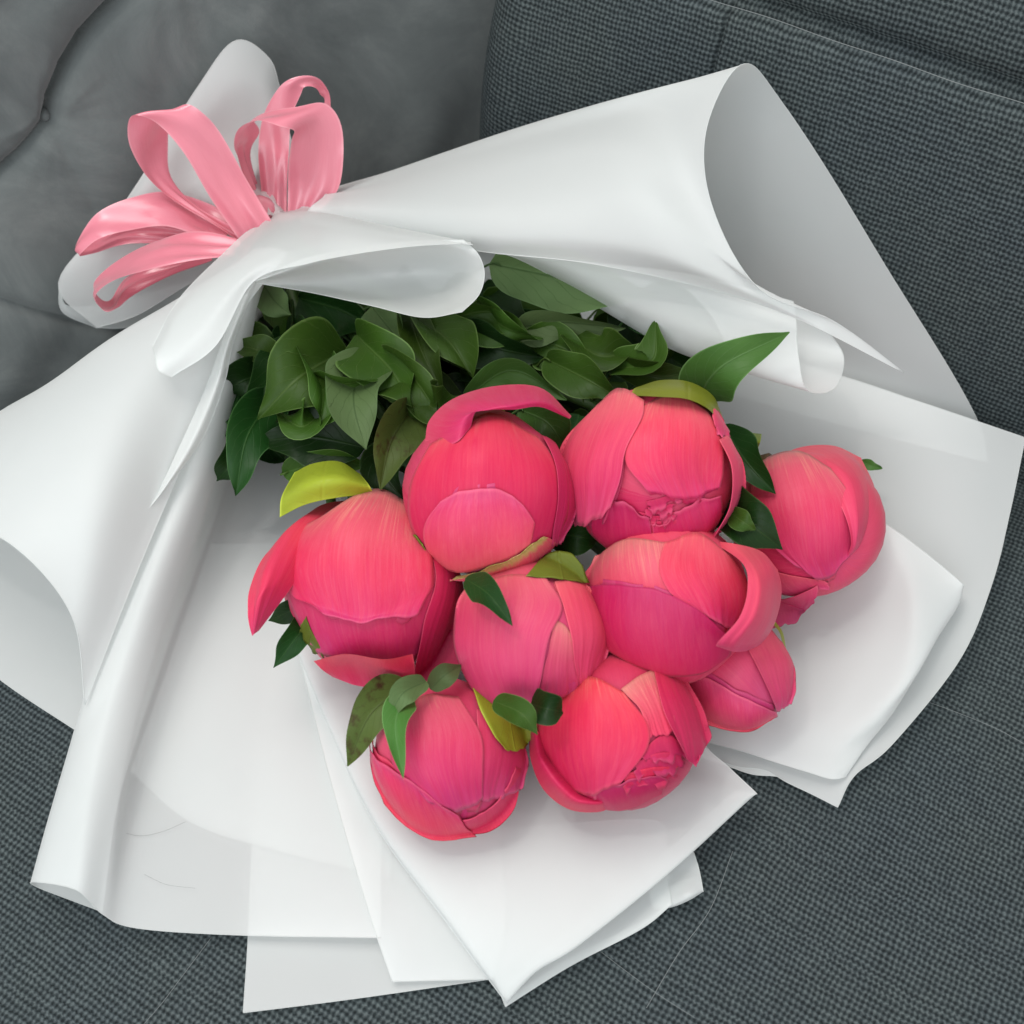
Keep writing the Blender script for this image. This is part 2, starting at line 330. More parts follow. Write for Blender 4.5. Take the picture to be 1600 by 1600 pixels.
def arm():
    # coordinates on the panel: a from the corner to the left, h up; grooves and a button dimple as relief
    def ah(x, y): q = PA(x, y, 0)-Q1; return np.array([q.dot(adir), q.dot(aup)])
    b0 = ah(85, 195)
    segs = [(b0, ah(88, 160), .016, .004), (ah(88, 160), ah(108, 110), .018, .004), (ah(108, 110), ah(140, 58), .019, .004), (ah(140, 58), ah(190, 0), .018, .004), (ah(190, 0), ah(260, -70), .016, .004), (b0, ah(40, 245), .011, .0042), (ah(40, 245), ah(-60, 330), .011, .0042),
            (ah(-80, 448), ah(190, 520), .006, .0035), (ah(190, 520), ah(420, 600), .006, .0035), (b0, ah(-90, 100), .004, .012), (b0, ah(150, 330), .002, .006)]
    V = []; UV = []; n, m = 400, 560
    aa = np.linspace(-.2, .6, m); hh = np.linspace(-.05, .5, n)
    AA, HH = np.meshgrid(aa, hh)
    Z = np.zeros_like(AA)
    for (p, q, dep, wd) in segs:
        d = q-p; t = np.clip(((AA-p[0])*d[0]+(HH-p[1])*d[1])/d.dot(d), 0, 1)
        dist = np.hypot(AA-p[0]-t*d[0], HH-p[1]-t*d[1]); Z = np.minimum(Z, -dep*np.exp(-(dist/wd)**1.1))
    r = np.hypot(AA-b0[0], HH-b0[1]); th = np.arctan2(HH-b0[1], AA-b0[0])
    Z -= .007*np.exp(-(r/.012)**1.3)
    Z += .00022*np.sin(th*11+2*np.sin(th*3))*np.exp(-((r-.03)/.03)**2)+.0001*np.sin(th*23+1)*np.exp(-((r-.025)/.02)**2)
    Z += .0045*np.sin(AA*34+HH*16)*np.sin(HH*26-AA*9)+.0012*np.sin(AA*95+HH*40+3*np.sin(HH*30))+.0012*np.sin(AA*80-HH*33)
    # wrinkle bundle hanging from a button above the frame
    c = ah(255, -120); r2 = np.hypot(AA-c[0], HH-c[1]); t2 = np.arctan2(HH-c[1], AA-c[0]); Z += .0007*np.sin(t2*17)*np.exp(-((r2-.1)/.07)**2)
    pts = Q1+AA[..., None]*adir+HH[..., None]*aup+Z[..., None]*an
    o = mk('armrest', pts.reshape(-1, 3), gridfaces(n, m), M_VELVET, sofa)
    # covered button
    cpt = Q1+b0[0]*adir+b0[1]*aup-an*.019; V = [cpt+an*.0045]; F = []; k = 20
    for ri, (rr, zz) in enumerate(((.0014, .0043), (.0024, .0034), (.0034, .001), (.0038, -.006))):
        for q in range(k): t = q*2*math.pi/k; V.append(cpt+an*zz+rr*(math.cos(t)*adir+math.sin(t)*aup))
    for q in range(k): F.append((0, 1+q, 1+(q+1) % k))
    for ri in range(3):
        for q in range(k): F.append((1+ri*k+q, 1+(ri+1)*k+q, 1+(ri+1)*k+(q+1) % k, 1+ri*k+(q+1) % k))
    mk('button', V, F, M_VELVET, o)
arm()

# ---------------------------------------------------------------- wrapping film
NECK = P(432, 372, .066)
FG = 'frosted film sheets around the bouquet'
def sheet(name, label, patches, n=40, m=60, wrinkle=.0006):
    V = []; F = []; UV = []
    ph = rng.uniform(0, 6, 4)
    for rows in patches:
        v, f, u = loft(px(rows), n, m)
        v = v+np.stack([0*v[:, 0], 0*v[:, 0], wrinkle*(np.sin(v[:, 0]*45+v[:, 1]*20+ph[0])+.6*np.sin(v[:, 1]*60-v[:, 0]*33+ph[1]))], 1)
        dn = v-NECK; rr = np.linalg.norm(dn, axis=1); ang = np.arctan2(dn[:, 1], dn[:, 0])   # gathers where the film is tied
        v[:, 2] += np.exp(-(rr/.05)**2)*(.0018*np.sin(ang*13+ph[2]+2*np.sin(ang*4))+.0004*np.sin(ang*29+ph[3]))
        F += [tuple(i+len(V) for i in q) for q in f]; V += v.tolist(); UV += u.tolist()
        g = v.reshape(n, m, 3)                                       # cut edges thickened into tubes, added to imitate a bright light-guided rim
        for ed in (g[0], g[-1], g[:, 0], g[:, -1]):
            if np.linalg.norm(np.diff(ed, axis=0), axis=1).min() < 1e-6: continue
            tv, tf = tube(ed, .00022, seg=4); F += [tuple(i+len(V) for i in q) for q in tf]; V += [list(q) for q in tv]; UV += [(0, 0)]*len(tv)
    o = mk(name, V, F, M_FILM, None, UV, loc=np.mean(V, 0)*np.array([1, 1, 0])+np.array([0, 0, min(p[2] for p in V)]))
    tag(o, label, 'wrapping film', FG); return o

sheet('film_sheet', 'wide film flap folded over beside the armrest with a curved free edge', [[
 [(450, 395, .105), (425, 388, .105), (405, 388, .098), (392, 394, .085), (395, 405, .07), (405, 420, .055), (420, 440, .045), (440, 460, .04)],
 [(372, 500, .104), (328, 470, .113), (285, 462, .108), (250, 487, .085), (245, 500, .06), (262, 530, .035), (310, 570, .02), (360, 600, .014)],
 [(312, 660, .086), (232, 590, .107), (160, 550, .103), (95, 587, .078), (85, 605, .045), (110, 670, .018), (190, 760, .010), (290, 820, .008)],
 [(226, 868, .066), (155, 770, .099), (70, 690, .100), (-20, 662, .075), (-40, 690, .038), (-20, 790, .012), (80, 920, .006), (220, 1010, .005)],
 [(132, 1100, .045), (112, 962, .075), (20, 852, .095), (-95, 800, .088), (-140, 800, .04), (-120, 960, .008), (0, 1062, .004), (125, 1145, .004)]]], 50, 70)
sheet('film_sheet', 'long film sheet with one side rolled into a tube and a dark hair on it', [[
 [(760, 470, .020), (520, 460, .035), (425, 445, .07), (410, 430, .095), (402, 424, .10), (394, 428, .092), (396, 440, .06), (410, 450, .045)],
 [(900, 640, .010), (500, 620, .013), (393, 605, .035), (376, 590, .08), (350, 578, .09), (330, 592, .072), (336, 612, .025), (390, 625, .012)],
 [(900, 840, .007), (500, 810, .009), (352, 780, .022), (330, 760, .06), (295, 742, .074), (258, 750, .06), (264, 772, .018), (340, 795, .008)],
 [(640, 1060, .008), (420, 1025, .008), (285, 990, .018), (255, 970, .045), (215, 955, .057), (172, 965, .045), (176, 992, .013), (260, 1015, .005)],
 [(600, 1270, .008), (380, 1245, .008), (222, 1220, .014), (195, 1195, .034), (150, 1172, .044), (103, 1195, .033), (108, 1215, .010), (190, 1230, .004)],
 [(595, 1466, .009), (390, 1461, .008), (215, 1450, .009), (160, 1428, .018), (120, 1391, .031), (55, 1379, .024), (62, 1388, .007), (160, 1425, .004)]]], 60, 80)
sheet('film_sheet', 'thin pale strip of film creased between the left flap and the rolled sheet', [[
 [(372, 470, .115), (388, 455, .117), (402, 438, .116)], [(345, 540, .106), (355, 540, .110), (366, 530, .106)], [(322, 605, .096), (336, 605, .101), (350, 600, .097)], [(280, 700, .086), (298, 695, .090), (318, 682, .087)],
 [(246, 770, .079), (254, 768, .081), (268, 752, .079)], [(214, 815, .075), (216, 815, .076), (219, 812, .075)]]], 40, 14, .0002)
sheet('film_sheet', 'single bluish film layer with one sharp corner sticking out on the seat', [[
 [(420, 1000, .0012), (640, 1000, .0012), (860, 1000, .0012)], [(398, 1250, .0012), (600, 1250, .0012), (900, 1300, .0012)], [(388, 1460, .0012), (600, 1440, .0012), (900, 1420, .0012)], [(380, 1582, .0025), (570, 1558, .0012), (765, 1530, .0012)]]], 24, 24, .0002)
sheet('film_sheet', 'inner film layer whose curved hem shows through the rolled sheet', [[
 [(330, 850, .004), (430, 850, .004), (540, 850, .004), (640, 850, .004)], [(260, 1050, .004), (370, 1060, .004), (500, 1080, .004), (620, 1100, .004)], [(205, 1205, .004), (300, 1285, .0045), (440, 1330, .0045), (610, 1372, .0045)]]], 30, 40, .0001)
sheet('film_sheet', 'narrow film layer showing between the rolled sheet and the bright front sheet', [[
 [(430, 880, .012), (560, 880, .012), (760, 900, .012)], [(470, 1035, .013), (600, 1060, .012), (800, 1080, .010)], [(520, 1232, .013), (640, 1240, .011), (780, 1260, .009)],
 [(575, 1420, .0115), (680, 1420, .009), (790, 1430, .007)], [(613, 1534, .006), (690, 1532, .005), (770, 1530, .004)]]], 40, 24, .0003)
sheet('film_sheet', 'bright front film sheet under the front buds, folded to a point', [[
 [(450, 960, .012), (470, 960, .018), (640, 960, .012), (830, 980, .010), (1000, 1040, .012), (1100, 1085, .018)],
 [(478, 1052, .012), (495, 1052, .02), (650, 1070, .013), (840, 1090, .010), (1010, 1110, .013), (1097, 1155, .020)],
 [(578, 1275, .013), (596, 1272, .021), (720, 1230, .017), (860, 1200, .014), (1020, 1180, .016), (1140, 1200, .022)],
 [(700, 1445, .012), (716, 1440, .019), (800, 1390, .021), (900, 1320, .021), (1040, 1240, .022), (1178, 1236, .022)],
 [(783, 1557, .006), (790, 1552, .012), (834, 1510, .018), (905, 1466, .021), (1050, 1352, .021), (1181, 1241, .020)],
 [(786, 1561, .004), (796, 1552, .006), (845, 1503, .010), (905, 1462, .013), (1045, 1352, .014), (1172, 1240, .016)],
 [(780, 1548, .003), (800, 1530, .0035), (845, 1485, .006), (900, 1440, .008), (1030, 1340, .009), (1150, 1235, .012)]]], 60, 50, .0005)
sheet('film_sheet', 'flat film layer peeking out beneath the pointed front sheet', [[
 [(700, 1300, .003), (850, 1290, .003), (1000, 1280, .003), (1040, 1290, .003)], [(740, 1430, .003), (860, 1400, .003), (990, 1340, .0035), (1044, 1370, .005)],
 [(786, 1563, .003), (890, 1503, .003), (1000, 1446, .004), (1049, 1412, .007)], [(790, 1563, .0022), (890, 1498, .002), (1000, 1442, .002), (1046, 1412, .003)]]], 30, 30, .0002)
sheet('film_tab', 'small square film tab sticking out beside the front sheet', [[
 [(1000, 1340, .004), (1030, 1342, .005), (1060, 1336, .007), (1084, 1332, .008)], [(1010, 1375, .004), (1040, 1375, .005), (1070, 1365, .007), (1092, 1358, .008)],
 [(1020, 1415, .004), (1048, 1412, .006), (1075, 1400, .011), (1098, 1389, .008)], [(1026, 1418, .002), (1052, 1414, .002), (1078, 1404, .003), (1098, 1391, .004)], [(1020, 1385, .0015), (1045, 1385, .0015), (1070, 1375, .0015), (1090, 1370, .0015)]]], 24, 20, .0001)
sheet('film_sheet', 'white film sheet with a rounded folded lip under the smallest bud', [[
 [(1080, 880, .012), (1180, 800, .022), (1290, 770, .032), (1375, 812, .040), (1440, 858, .040), (1502, 910, .038), (1500, 916, .030)],
 [(1060, 950, .012), (1180, 900, .016), (1290, 890, .022), (1390, 920, .034), (1440, 945, .040), (1497, 945, .033), (1470, 965, .018)],
 [(1060, 1030, .010), (1160, 1000, .013), (1270, 1000, .016), (1365, 1030, .028), (1425, 1050, .034), (1456, 1012, .028), (1420, 1040, .012)],
 [(1050, 1100, .010), (1150, 1090, .011), (1240, 1090, .013), (1320, 1100, .021), (1370, 1120, .025), (1400, 1108, .020), (1370, 1120, .009)],
 [(1080, 1140, .010), (1150, 1150, .011), (1215, 1150, .013), (1275, 1160, .015), (1320, 1170, .016), (1355, 1165, .013), (1330, 1170, .006)],
 [(1100, 1158, .010), (1155, 1172, .011), (1210, 1190, .012), (1262, 1206, .013), (1300, 1217, .012), (1323, 1212, .009), (1300, 1212, .005)]]], 50, 50, .0004)
sheet('film_sheet', 'outermost single film sheet on the right whose corner hangs over the dark seat', [[
 [(860, 470, .022), (1120, 530, .034), (1310, 585, .042), (1430, 626, .045), (1530, 660, .044), (1602, 684, .040)],
 [(860, 640, .012), (1130, 680, .016), (1310, 720, .020), (1430, 770, .026), (1510, 790, .030), (1578, 800, .030)],
 [(860, 820, .008), (1130, 850, .008), (1300, 870, .010), (1420, 890, .014), (1490, 905, .020), (1550, 912, .024)],
 [(1000, 1000, .006), (1150, 1000, .006), (1270, 1010, .006), (1380, 1030, .008), (1450, 1040, .013), (1500, 1030, .018)],
 [(1020, 1120, .004), (1130, 1120, .004), (1220, 1120, .004), (1300, 1120, .005), (1350, 1135, .008), (1395, 1162, .012)],
 [(1060, 1170, .003), (1130, 1190, .003), (1180, 1205, .003), (1230, 1200, .003), (1290, 1205, .005), (1335, 1212, .009)],
 [(1100, 1180, .003), (1150, 1197, .003), (1195, 1203, .003), (1230, 1222, .003), (1270, 1241, .003), (1309, 1261, .004)]]], 50, 40, .0003)
sheet('film_sheet', 'large film flap rising to the back cushion with a wide rolled-over rounded top', [[
 [(470, 348, .100), (478, 335, .108), (490, 320, .112), (505, 308, .108), (520, 298, .098), (532, 292, .085), (540, 300, .07), (535, 330, .055), (510, 360, .045), (500, 390, .035)],
 [(745, 390, .128), (720, 362, .136), (700, 325, .140), (690, 285, .136), (688, 255, .126), (694, 237, .112), (720, 260, .062, PB), (780, 340, .045, PB), (850, 440, .03, PB), (880, 540, .016)],
 [(945, 418, .135), (915, 370, .148), (890, 305, .155), (880, 240, .153), (888, 200, .145), (905, 173, .050, PB), (950, 220, .034, PB), (1040, 360, .027, PB), (1120, 500, .03, PB), (1160, 620, .012)],
 [(1200, 478, .130), (1100, 420, .148), (1030, 330, .163), (1000, 240, .168), (1012, 170, .164), (1050, 131, .050, PB), (1110, 190, .030, PB), (1220, 370, .024, PB), (1330, 560, .028, PB), (1370, 680, .012)],
 [(1412, 584, .095), (1300, 500, .122), (1185, 448, .144), (1112, 320, .165), (1104, 200, .085, PB), (1160, 99, .048, PB), (1225, 165, .026, PB), (1385, 418, .022, PB), (1520, 640, .026, PB), (1545, 720, .02, PB)]]], 60, 90, .0006)
sheet('film_sheet', 'small folded film lip with a rounded end under the lower edge of the large flap', [[
 [(760, 392, .118), (920, 410, .120), (1090, 432, .122), (1240, 470, .116)], [(800, 400, .112), (960, 450, .115), (1110, 485, .118), (1244, 500, .114)],
 [(860, 430, .102), (1010, 500, .108), (1130, 535, .112), (1248, 560, .109)], [(900, 460, .090), (1040, 542, .096), (1150, 578, .100), (1262, 610, .100)],
 [(910, 460, .083), (1050, 535, .085), (1170, 570, .088), (1304, 606, .092)], [(910, 440, .078), (1070, 500, .080), (1190, 530, .083), (1318, 556, .088)],
 [(910, 420, .080), (1070, 450, .083), (1180, 480, .088), (1285, 506, .098)]]], 50, 40, .0003)
sheet('film_sheet', 'film sheet rolled into an open teardrop fold above the leaves beside the ribbon bow', [[
 [(238, 540, .110), (278, 470, .112), (345, 402, .102), (400, 354, .098), (470, 324, .097), (610, 350, .118), (735, 379, .130)],
 [(242, 556, .118), (286, 484, .122), (355, 415, .125), (425, 365, .128), (492, 336, .124), (620, 362, .136), (736, 383, .140)],
 [(248, 578, .117), (305, 520, .124), (380, 430, .132), (455, 385, .138), (530, 366, .140), (640, 374, .143), (738, 384, .142)],
 [(268, 589, .113), (338, 540, .120), (396, 440, .130), (480, 411, .140), (560, 395, .144), (645, 385, .146), (722, 382, .144)]],
 [[(398, 436, .127), (480, 402, .135), (560, 387, .139), (645, 378, .141), (724, 376, .140)],
  [(397, 440, .128), (490, 412, .132), (575, 398, .130), (665, 388, .130), (748, 400, .140)],
  [(398, 440, .126), (500, 428, .116), (590, 425, .110), (690, 425, .112), (757, 430, .134)],
  [(399, 441, .124), (500, 446, .110), (590, 458, .107), (690, 465, .112), (748, 462, .130)],
  [(400, 442, .122), (490, 457, .115), (580, 477, .115), (660, 496, .118), (722, 488, .126)]]], 36, 70, .0004)
def A2(x, y, o): return PA(x, y, o)
sheet('film_tail', 'flared film tail behind the pink bow leaning against the tufted armrest', [[
 [(470, 340, .085), (450, 335, .09), (430, 335, .095), (410, 345, .095), (395, 360, .09), (390, 380, .08), (395, 400, .06)],
 [(462, 250, .040, A2), (425, 225, .034, A2), (395, 230, .032, A2), (350, 250, .032, A2), (310, 300, .034, A2), (280, 370, .036, A2), (300, 440, .036, A2)],
 [(445, 180, .022, A2), (412, 130, .020, A2), (365, 130, .020, A2), (310, 190, .022, A2), (235, 290, .024, A2), (180, 400, .026, A2), (215, 490, .028, A2)],
 [(438, 138, .014, A2), (420, 90, .012, A2), (368, 64, .012, A2), (308, 140, .016, A2), (195, 315, .018, A2), (92, 440, .020, A2), (150, 512, .022, A2)]],
 [[(395, 400, .05), (400, 420, .045), (420, 430, .04)], [(290, 440, .034, A2), (300, 470, .026, A2), (330, 480, .02, A2)], [(120, 480, .020, A2), (150, 500, .018, A2), (200, 510, .014, A2)], [(92, 445, .018, A2), (98, 488, .016, A2), (150, 512, .014, A2)]]], 40, 50, .0006)

# ---------------------------------------------------------------- peonies
class Bud: pass
BUDS = []
def bud(cx, cy, R, z, tip, el, label):
    b = Bud(); b.cx, b.cy, b.Rp = cx, cy, R; b.c = P(cx, cy, z); dep = np.dot(b.c-CAM, FW); b.R = R*dep*KT/800
    b.w = unit(CAM-b.c); b.x = unit(RT-b.w*np.dot(RT, b.w)); b.y = np.cross(b.w, b.x); b.el = el
    b.a = b.dirpx(*tip); b.root = empty('peony', b.c-b.a*b.R*el, label, 'peony', 'coral pink peony buds of the bouquet')
    rr = np.random.default_rng(int(cx)); b.k = rr.normal(size=(3, 3)); b.k /= np.linalg.norm(b.k, axis=1)[:, None]; b.p = rr.uniform(0, 6.28, 3)
    BUDS.append(b); return b
def shp(b, D):                                     # how far the bud bulges in direction D
    return 1+.026*np.sin(3.1*(D@b.k[0])+b.p[0])+.024*np.sin(5.3*(D@b.k[1])+b.p[1])+.013*np.sin(9*(D@b.k[2])+b.p[2])
def dirpx(b, x, y, back=False):
    q = np.array([(x-b.cx)/b.Rp, (b.cy-y)/b.Rp]); l = np.linalg.norm(q)
    if l > .985: q = q/l*.985; l = .985
    s = math.sqrt(1-l*l); return b.x*q[0]+b.y*q[1]+b.w*(-s if back else s)
Bud.dirpx = dirpx
def patch(b, name, tip, W, off, mat, back=False, rnd=.22, ruf=.03, flare=0, fk=2, edge=0, tc=0, th0=.06, base=.3, nt=26, ns=24, seed=None, rufk=7, thick=.0007, crease=.004):
    r = np.random.default_rng(seed if seed is not None else int(abs(tip[0]*7+tip[1]*13))); ph = r.uniform(0, 6.28, 6)
    n = b.dirpx(*tip, back); a = b.a; th = math.acos(np.clip(np.dot(n, -a), -1, 1)); e = unit(n-a*np.dot(n, a)); bb = np.cross(a, e)
    V = []; UV = []
    t = np.linspace(0, 1, nt)[:, None]; s = np.linspace(-1, 1, ns)[None, :]
    rf = ruf*(np.sin(rufk*s+ph[0])+.6*np.sin(rufk*2.3*s+ph[1])+.4*np.sin(rufk*4.1*s+ph[2]))
    TH = th0+((th-th0)*(1-rnd*np.abs(s)**2.4)+rf)*t
    WT = W*(base+(1-base)*np.sin(np.clip(t*1.25, 0, 1)*math.pi/2))*(1-.10*t**3)*(1+.05*np.sin(t*9+ph[3])*(np.abs(s) > .5))
    AL = s*WT
    RAD = 1+off+flare*t**fk+edge*np.abs(s)**3*t+tc*t**7+crease*np.sin(s*5+ph[4])*np.sin(t*6+ph[5])+.25*ruf*np.sin(rufk*1.7*s+ph[2])*t**5
    m = -a*np.cos(TH)[..., None]+e*np.sin(TH)[..., None]
    D = np.cos(AL)[..., None]*m+np.sin(AL)[..., None]*bb
    par = (D@a)[..., None]*a; pos = b.c+b.R*(RAD*shp(b, D))[..., None]*((D-par)+b.el*par)
    nrm = D
    V = np.concatenate([pos.reshape(-1, 3), (pos-nrm*thick).reshape(-1, 3)])
    T = np.broadcast_to(t, TH.shape); Su = np.broadcast_to((s+1)/2, TH.shape); uv = np.stack([Su.ravel(), T.ravel()], 1); uv = np.concatenate([uv, uv])
    k = nt*ns; F = gridfaces(nt, ns)+[q[::-1] for q in gridfaces(nt, ns, k)]
    ring = [j for j in range(ns)]+[i*ns+ns-1 for i in range(1, nt)]+[(nt-1)*ns+j for j in range(ns-2, -1, -1)]+[i*ns for i in range(nt-2, 0, -1)]
    L = len(ring); F += [(ring[q], k+ring[q], k+ring[(q+1) % L], ring[(q+1) % L]) for q in range(L)]
    return mk(name, V, F, mat, b.root, uv)
def core(b, mat, r=.974):
    V = []; F = []; UV = []; n, m = 22, 30; e = unit(np.cross(b.a, [.2, .1, .97])); f = np.cross(b.a, e)
    for i in range(n+1):
        th = math.pi*i/n
        for j in range(m):
            ph = 2*math.pi*j/m; V.append(b.c+b.R*r*shp(b, -b.a*math.cos(th)+math.sin(th)*(e*math.cos(ph)+f*math.sin(ph)))*(-b.a*math.cos(th)*b.el+math.sin(th)*(e*math.cos(ph)+f*math.sin(ph)))); UV.append((j/m*4, i/n))
    F = [(i*m+j, i*m+(j+1) % m, (i+1)*m+(j+1) % m, (i+1)*m+j) for i in range(n) for j in range(m)]
    return mk('bud_core', V, F, mat, b.root, UV)
def pl(b, tip, W, off, kind='hot', **k): return patch(b, 'petal', tip, W, off, PK[kind], **k)
def sep(b, tip, W, off, mat=None, **k): return patch(b, 'sepal', tip, W, off, mat or M_SEPAL, **{**dict(ruf=.02, rufk=5, nt=16, ns=16, thick=.0011, rnd=.35), **k})
def grid_part(b, name, rows, mat, n=34, m=34, thick=.0007, flip=False):
    v, f, u = loft(px(rows), n, m); k = len(v)
    nr = unit(CAM-b.c); r_ = np.random.default_rng(int(rows[0][0][0]*3+rows[-1][0][1])); q5 = r_.uniform(0, 6.28, 5)
    if name == 'petal':
        U, T = (u[:, 1], u[:, 0]) if flip else (u[:, 0], u[:, 1]); Us = U+.05*np.sin(3*T+q5[4])
        v = v+nr*(.00035*(.3+T)*(np.sin(9*Us+q5[0])+.8*np.sin(17*Us+q5[1])+.6*np.sin(31*Us+q5[2])+.5*np.sin(7*T+q5[3])))[:, None]; thick = .0004
    V = np.concatenate([v, v-nr*thick]); F = f+[q[::-1] for q in gridfaces(n, m, k)]
    if flip: u = u[:, ::-1]
    u = u.copy(); u[:, 1] = .38+.6*u[:, 1]
    return mk(name, V, F, mat, b.root, np.concatenate([u, u]))

def on(b, x, y, f):                                # a point on the bud's own spheroid, f times its radius
    D = b.dirpx(x, y); f = f*max(1, math.hypot(x-b.cx, y-b.cy)/b.Rp/.985); par = D.dot(b.a)*b.a; return b.c+b.R*f*shp(b, D)*((D-par)+b.el*par)
def skin(b, rows, kind='hot', f=1.02, lift=.02, ruf=.012, v0=.3, v1=1., name='petal', mat=None, n=28, m=44, thick=.0003, rot=False, seed=None):
    """a petal lying on the bud: rows from base to free edge; its margins lift and wave a little"""
    pts = [[np.array([(q[0]-b.cx), (b.cy-q[1]), 1+.62*((q[2] if len(q) > 2 and q[2] < 1.06 else f)-1) if len(q) < 3 or q[2] < 1.06 else q[2]]) for q in r_] for r_ in rows]
    v, fc, uv = loft(pts, n, m); r = np.random.default_rng(seed or int(rows[0][0][0]*17+rows[-1][-1][1])); ph = r.uniform(0, 6.28, 6)
    U, T = uv[:, 0], uv[:, 1]
    edge = np.maximum(np.abs(2*U-1)**6, ss(.8, 1, T)**2)
    lift *= .7; ruf *= 1.4
    Us = U+.06*np.sin(3*T+ph[1]); q5 = r.uniform(0, 6.28, 5)                      # soft pleats running up the petal, stronger to its margin
    v[:, 2] += (.0022+.0065*T**2.5)*(np.sin(9*Us+q5[0])+.8*np.sin(16*Us+q5[1])+.6*np.sin(29*Us+q5[2])+.45*np.sin(51*Us+q5[3]))*.7
    v[:, 2] += lift*edge*ss(.15, .6, T)+.003*np.sin(U*6+ph[0])*np.sin(T*5+ph[1])
    w1 = np.sin(U*8+ph[2])+.6*np.sin(U*17+ph[3])+.3*np.sin(U*33+ph[4]); w2 = np.sin(T*8+ph[5])+.5*np.sin(T*17+ph[0])
    v[:, 1] -= ruf*b.Rp*w1*ss(.82, 1, T); v[:, 0] += .5*ruf*b.Rp*w2*np.sign(U-.5)*ss(.85, 1, np.abs(2*U-1))
    v[:, 2] += .5*ruf*w1*ss(.8, 1, T)
    W3 = np.array([on(b, b.cx+q[0], b.cy-q[1], q[2]) for q in v]); nr = W3-b.c; nr /= np.linalg.norm(nr, axis=1)[:, None]
    k = len(v); V = np.concatenate([W3, W3-nr*thick]); F = fc+[q[::-1] for q in gridfaces(n, m, k)]
    ring = [j for j in range(m)]+[i*m+m-1 for i in range(1, n)]+[(n-1)*m+j for j in range(m-2, -1, -1)]+[i*m for i in range(n-2, 0, -1)]
    Lr = len(ring); F += [(ring[q], k+ring[q], k+ring[(q+1) % Lr], ring[(q+1) % Lr]) for q in range(Lr)]
    uv = uv.copy(); uv[:, 1] = v0+(v1-v0)*uv[:, 1]
    if rot: uv = uv[:, ::-1]
    return mk(name, V, F, mat or PK[kind], b.root, np.concatenate([uv, uv]))
def skin2(b, rows, kind, f=1.02, peep=9, **k):
    other = {'hot': 'rose', 'coral': 'hot', 'rose': 'coral'}[kind]
    ext = [list(r_) for r_ in rows]; new = []
    for p, q in zip(rows[-2], rows[-1]):
        d = np.array([q[0]-p[0], q[1]-p[1]], float); l = np.linalg.norm(d) or 1; d = d/l*peep*(.6+.8*random.random()); new.append((q[0]+d[0], q[1]+d[1]))
    ext = [[(q[0], q[1]) for q in r_] for r_ in ext[:-1]]+[new]
    k2 = dict(k); k2['ruf'] = k.get('ruf', .012)*1.6+.004; k2['lift'] = .0; k['seed'] = k2['seed'] = int(rows[0][0][0]*17+rows[-1][-1][1])
    skin(b, ext, other, f-.042, **k2); return skin(b, rows, kind, f, **k)
def backs(b, qs, kind):
    core(b, PK[kind])
    for q in qs: pl(b, q, .9, -.03, kind, back=True, ruf=.02)
# 1: left bud
b = bud(578, 915, 140, .066, (610, 960), 1.03, 'coral peony bud with a long petal curling out and a yellow-green sepal on top')
backs(b, ((480, 800), (700, 830), (560, 1060)), 'coral')
skin(b, [[(500, 820), (580, 800), (690, 850)], [(455, 900), (580, 920), (712, 920)], [(465, 960), (590, 990), (712, 970)], [(490, 1010), (600, 1035), (690, 990)]], 'coral', 1.005, ruf=.008)
skin(b, [[(650, 830), (672, 832), (694, 870)], [(668, 900), (692, 895), (716, 930)], [(655, 970), (685, 970), (720, 985)], [(640, 1020, 1.08), (665, 1030, 1.1), (704, 1030, 1.08)], [(636, 1050, 1.12), (655, 1066, 1.14), (680, 1062, 1.12)]], 'hot', 1.03, ruf=.02)
skin2(b, [[(520, 800), (590, 772), (645, 800)], [(470, 830), (560, 835), (662, 850)], [(447, 878), (555, 900), (662, 905)], [(462, 925), (560, 950), (658, 925)], [(490, 940, 1.06), (560, 964, 1.075), (640, 950, 1.06)]], 'coral', 1.035, lift=.025, v0=.12)
grid_part(b, 'petal', [[(490, 1033, .070), (540, 1022, .090), (600, 1030, .092), (645, 1022, .092)], [(505, 1048, .066), (545, 1040, .074), (600, 1050, .078), (648, 1042, .082)], [(520, 1058, .060), (560, 1072, .062), (605, 1073, .062), (648, 1056, .066)]], PK['hot'])
grid_part(b, 'petal', [[(560, 780, .075), (500, 790, .082), (455, 830, .086)], [(540, 800, .082), (460, 820, .095), (412, 870, .096)], [(500, 850, .088), (430, 870, .105), (390, 920, .100)],
 [(470, 895, .092), (418, 910, .108), (387, 955, .100)], [(448, 928, .093), (410, 935, .106), (389, 975, .096)], [(405, 985, .090), (398, 990, .094), (394, 994, .092)]], PK['coral'])
grid_part(b, 'sepal', [[(437, 808, .086), (478, 788, .098), (530, 777, .101), (584, 772, .094)], [(440, 776, .092), (480, 752, .106), (530, 745, .108), (576, 757, .099)], [(460, 738, .084), (490, 724, .090), (530, 721, .090), (562, 740, .086)]], M_SEPAL, thick=.001)
skin(b, [[(482, 960), (492, 985), (508, 1010)], [(470, 985), (485, 1005), (512, 1022)]], name='sepal', mat=M_SEPALG, f=1.03, n=10, m=14)
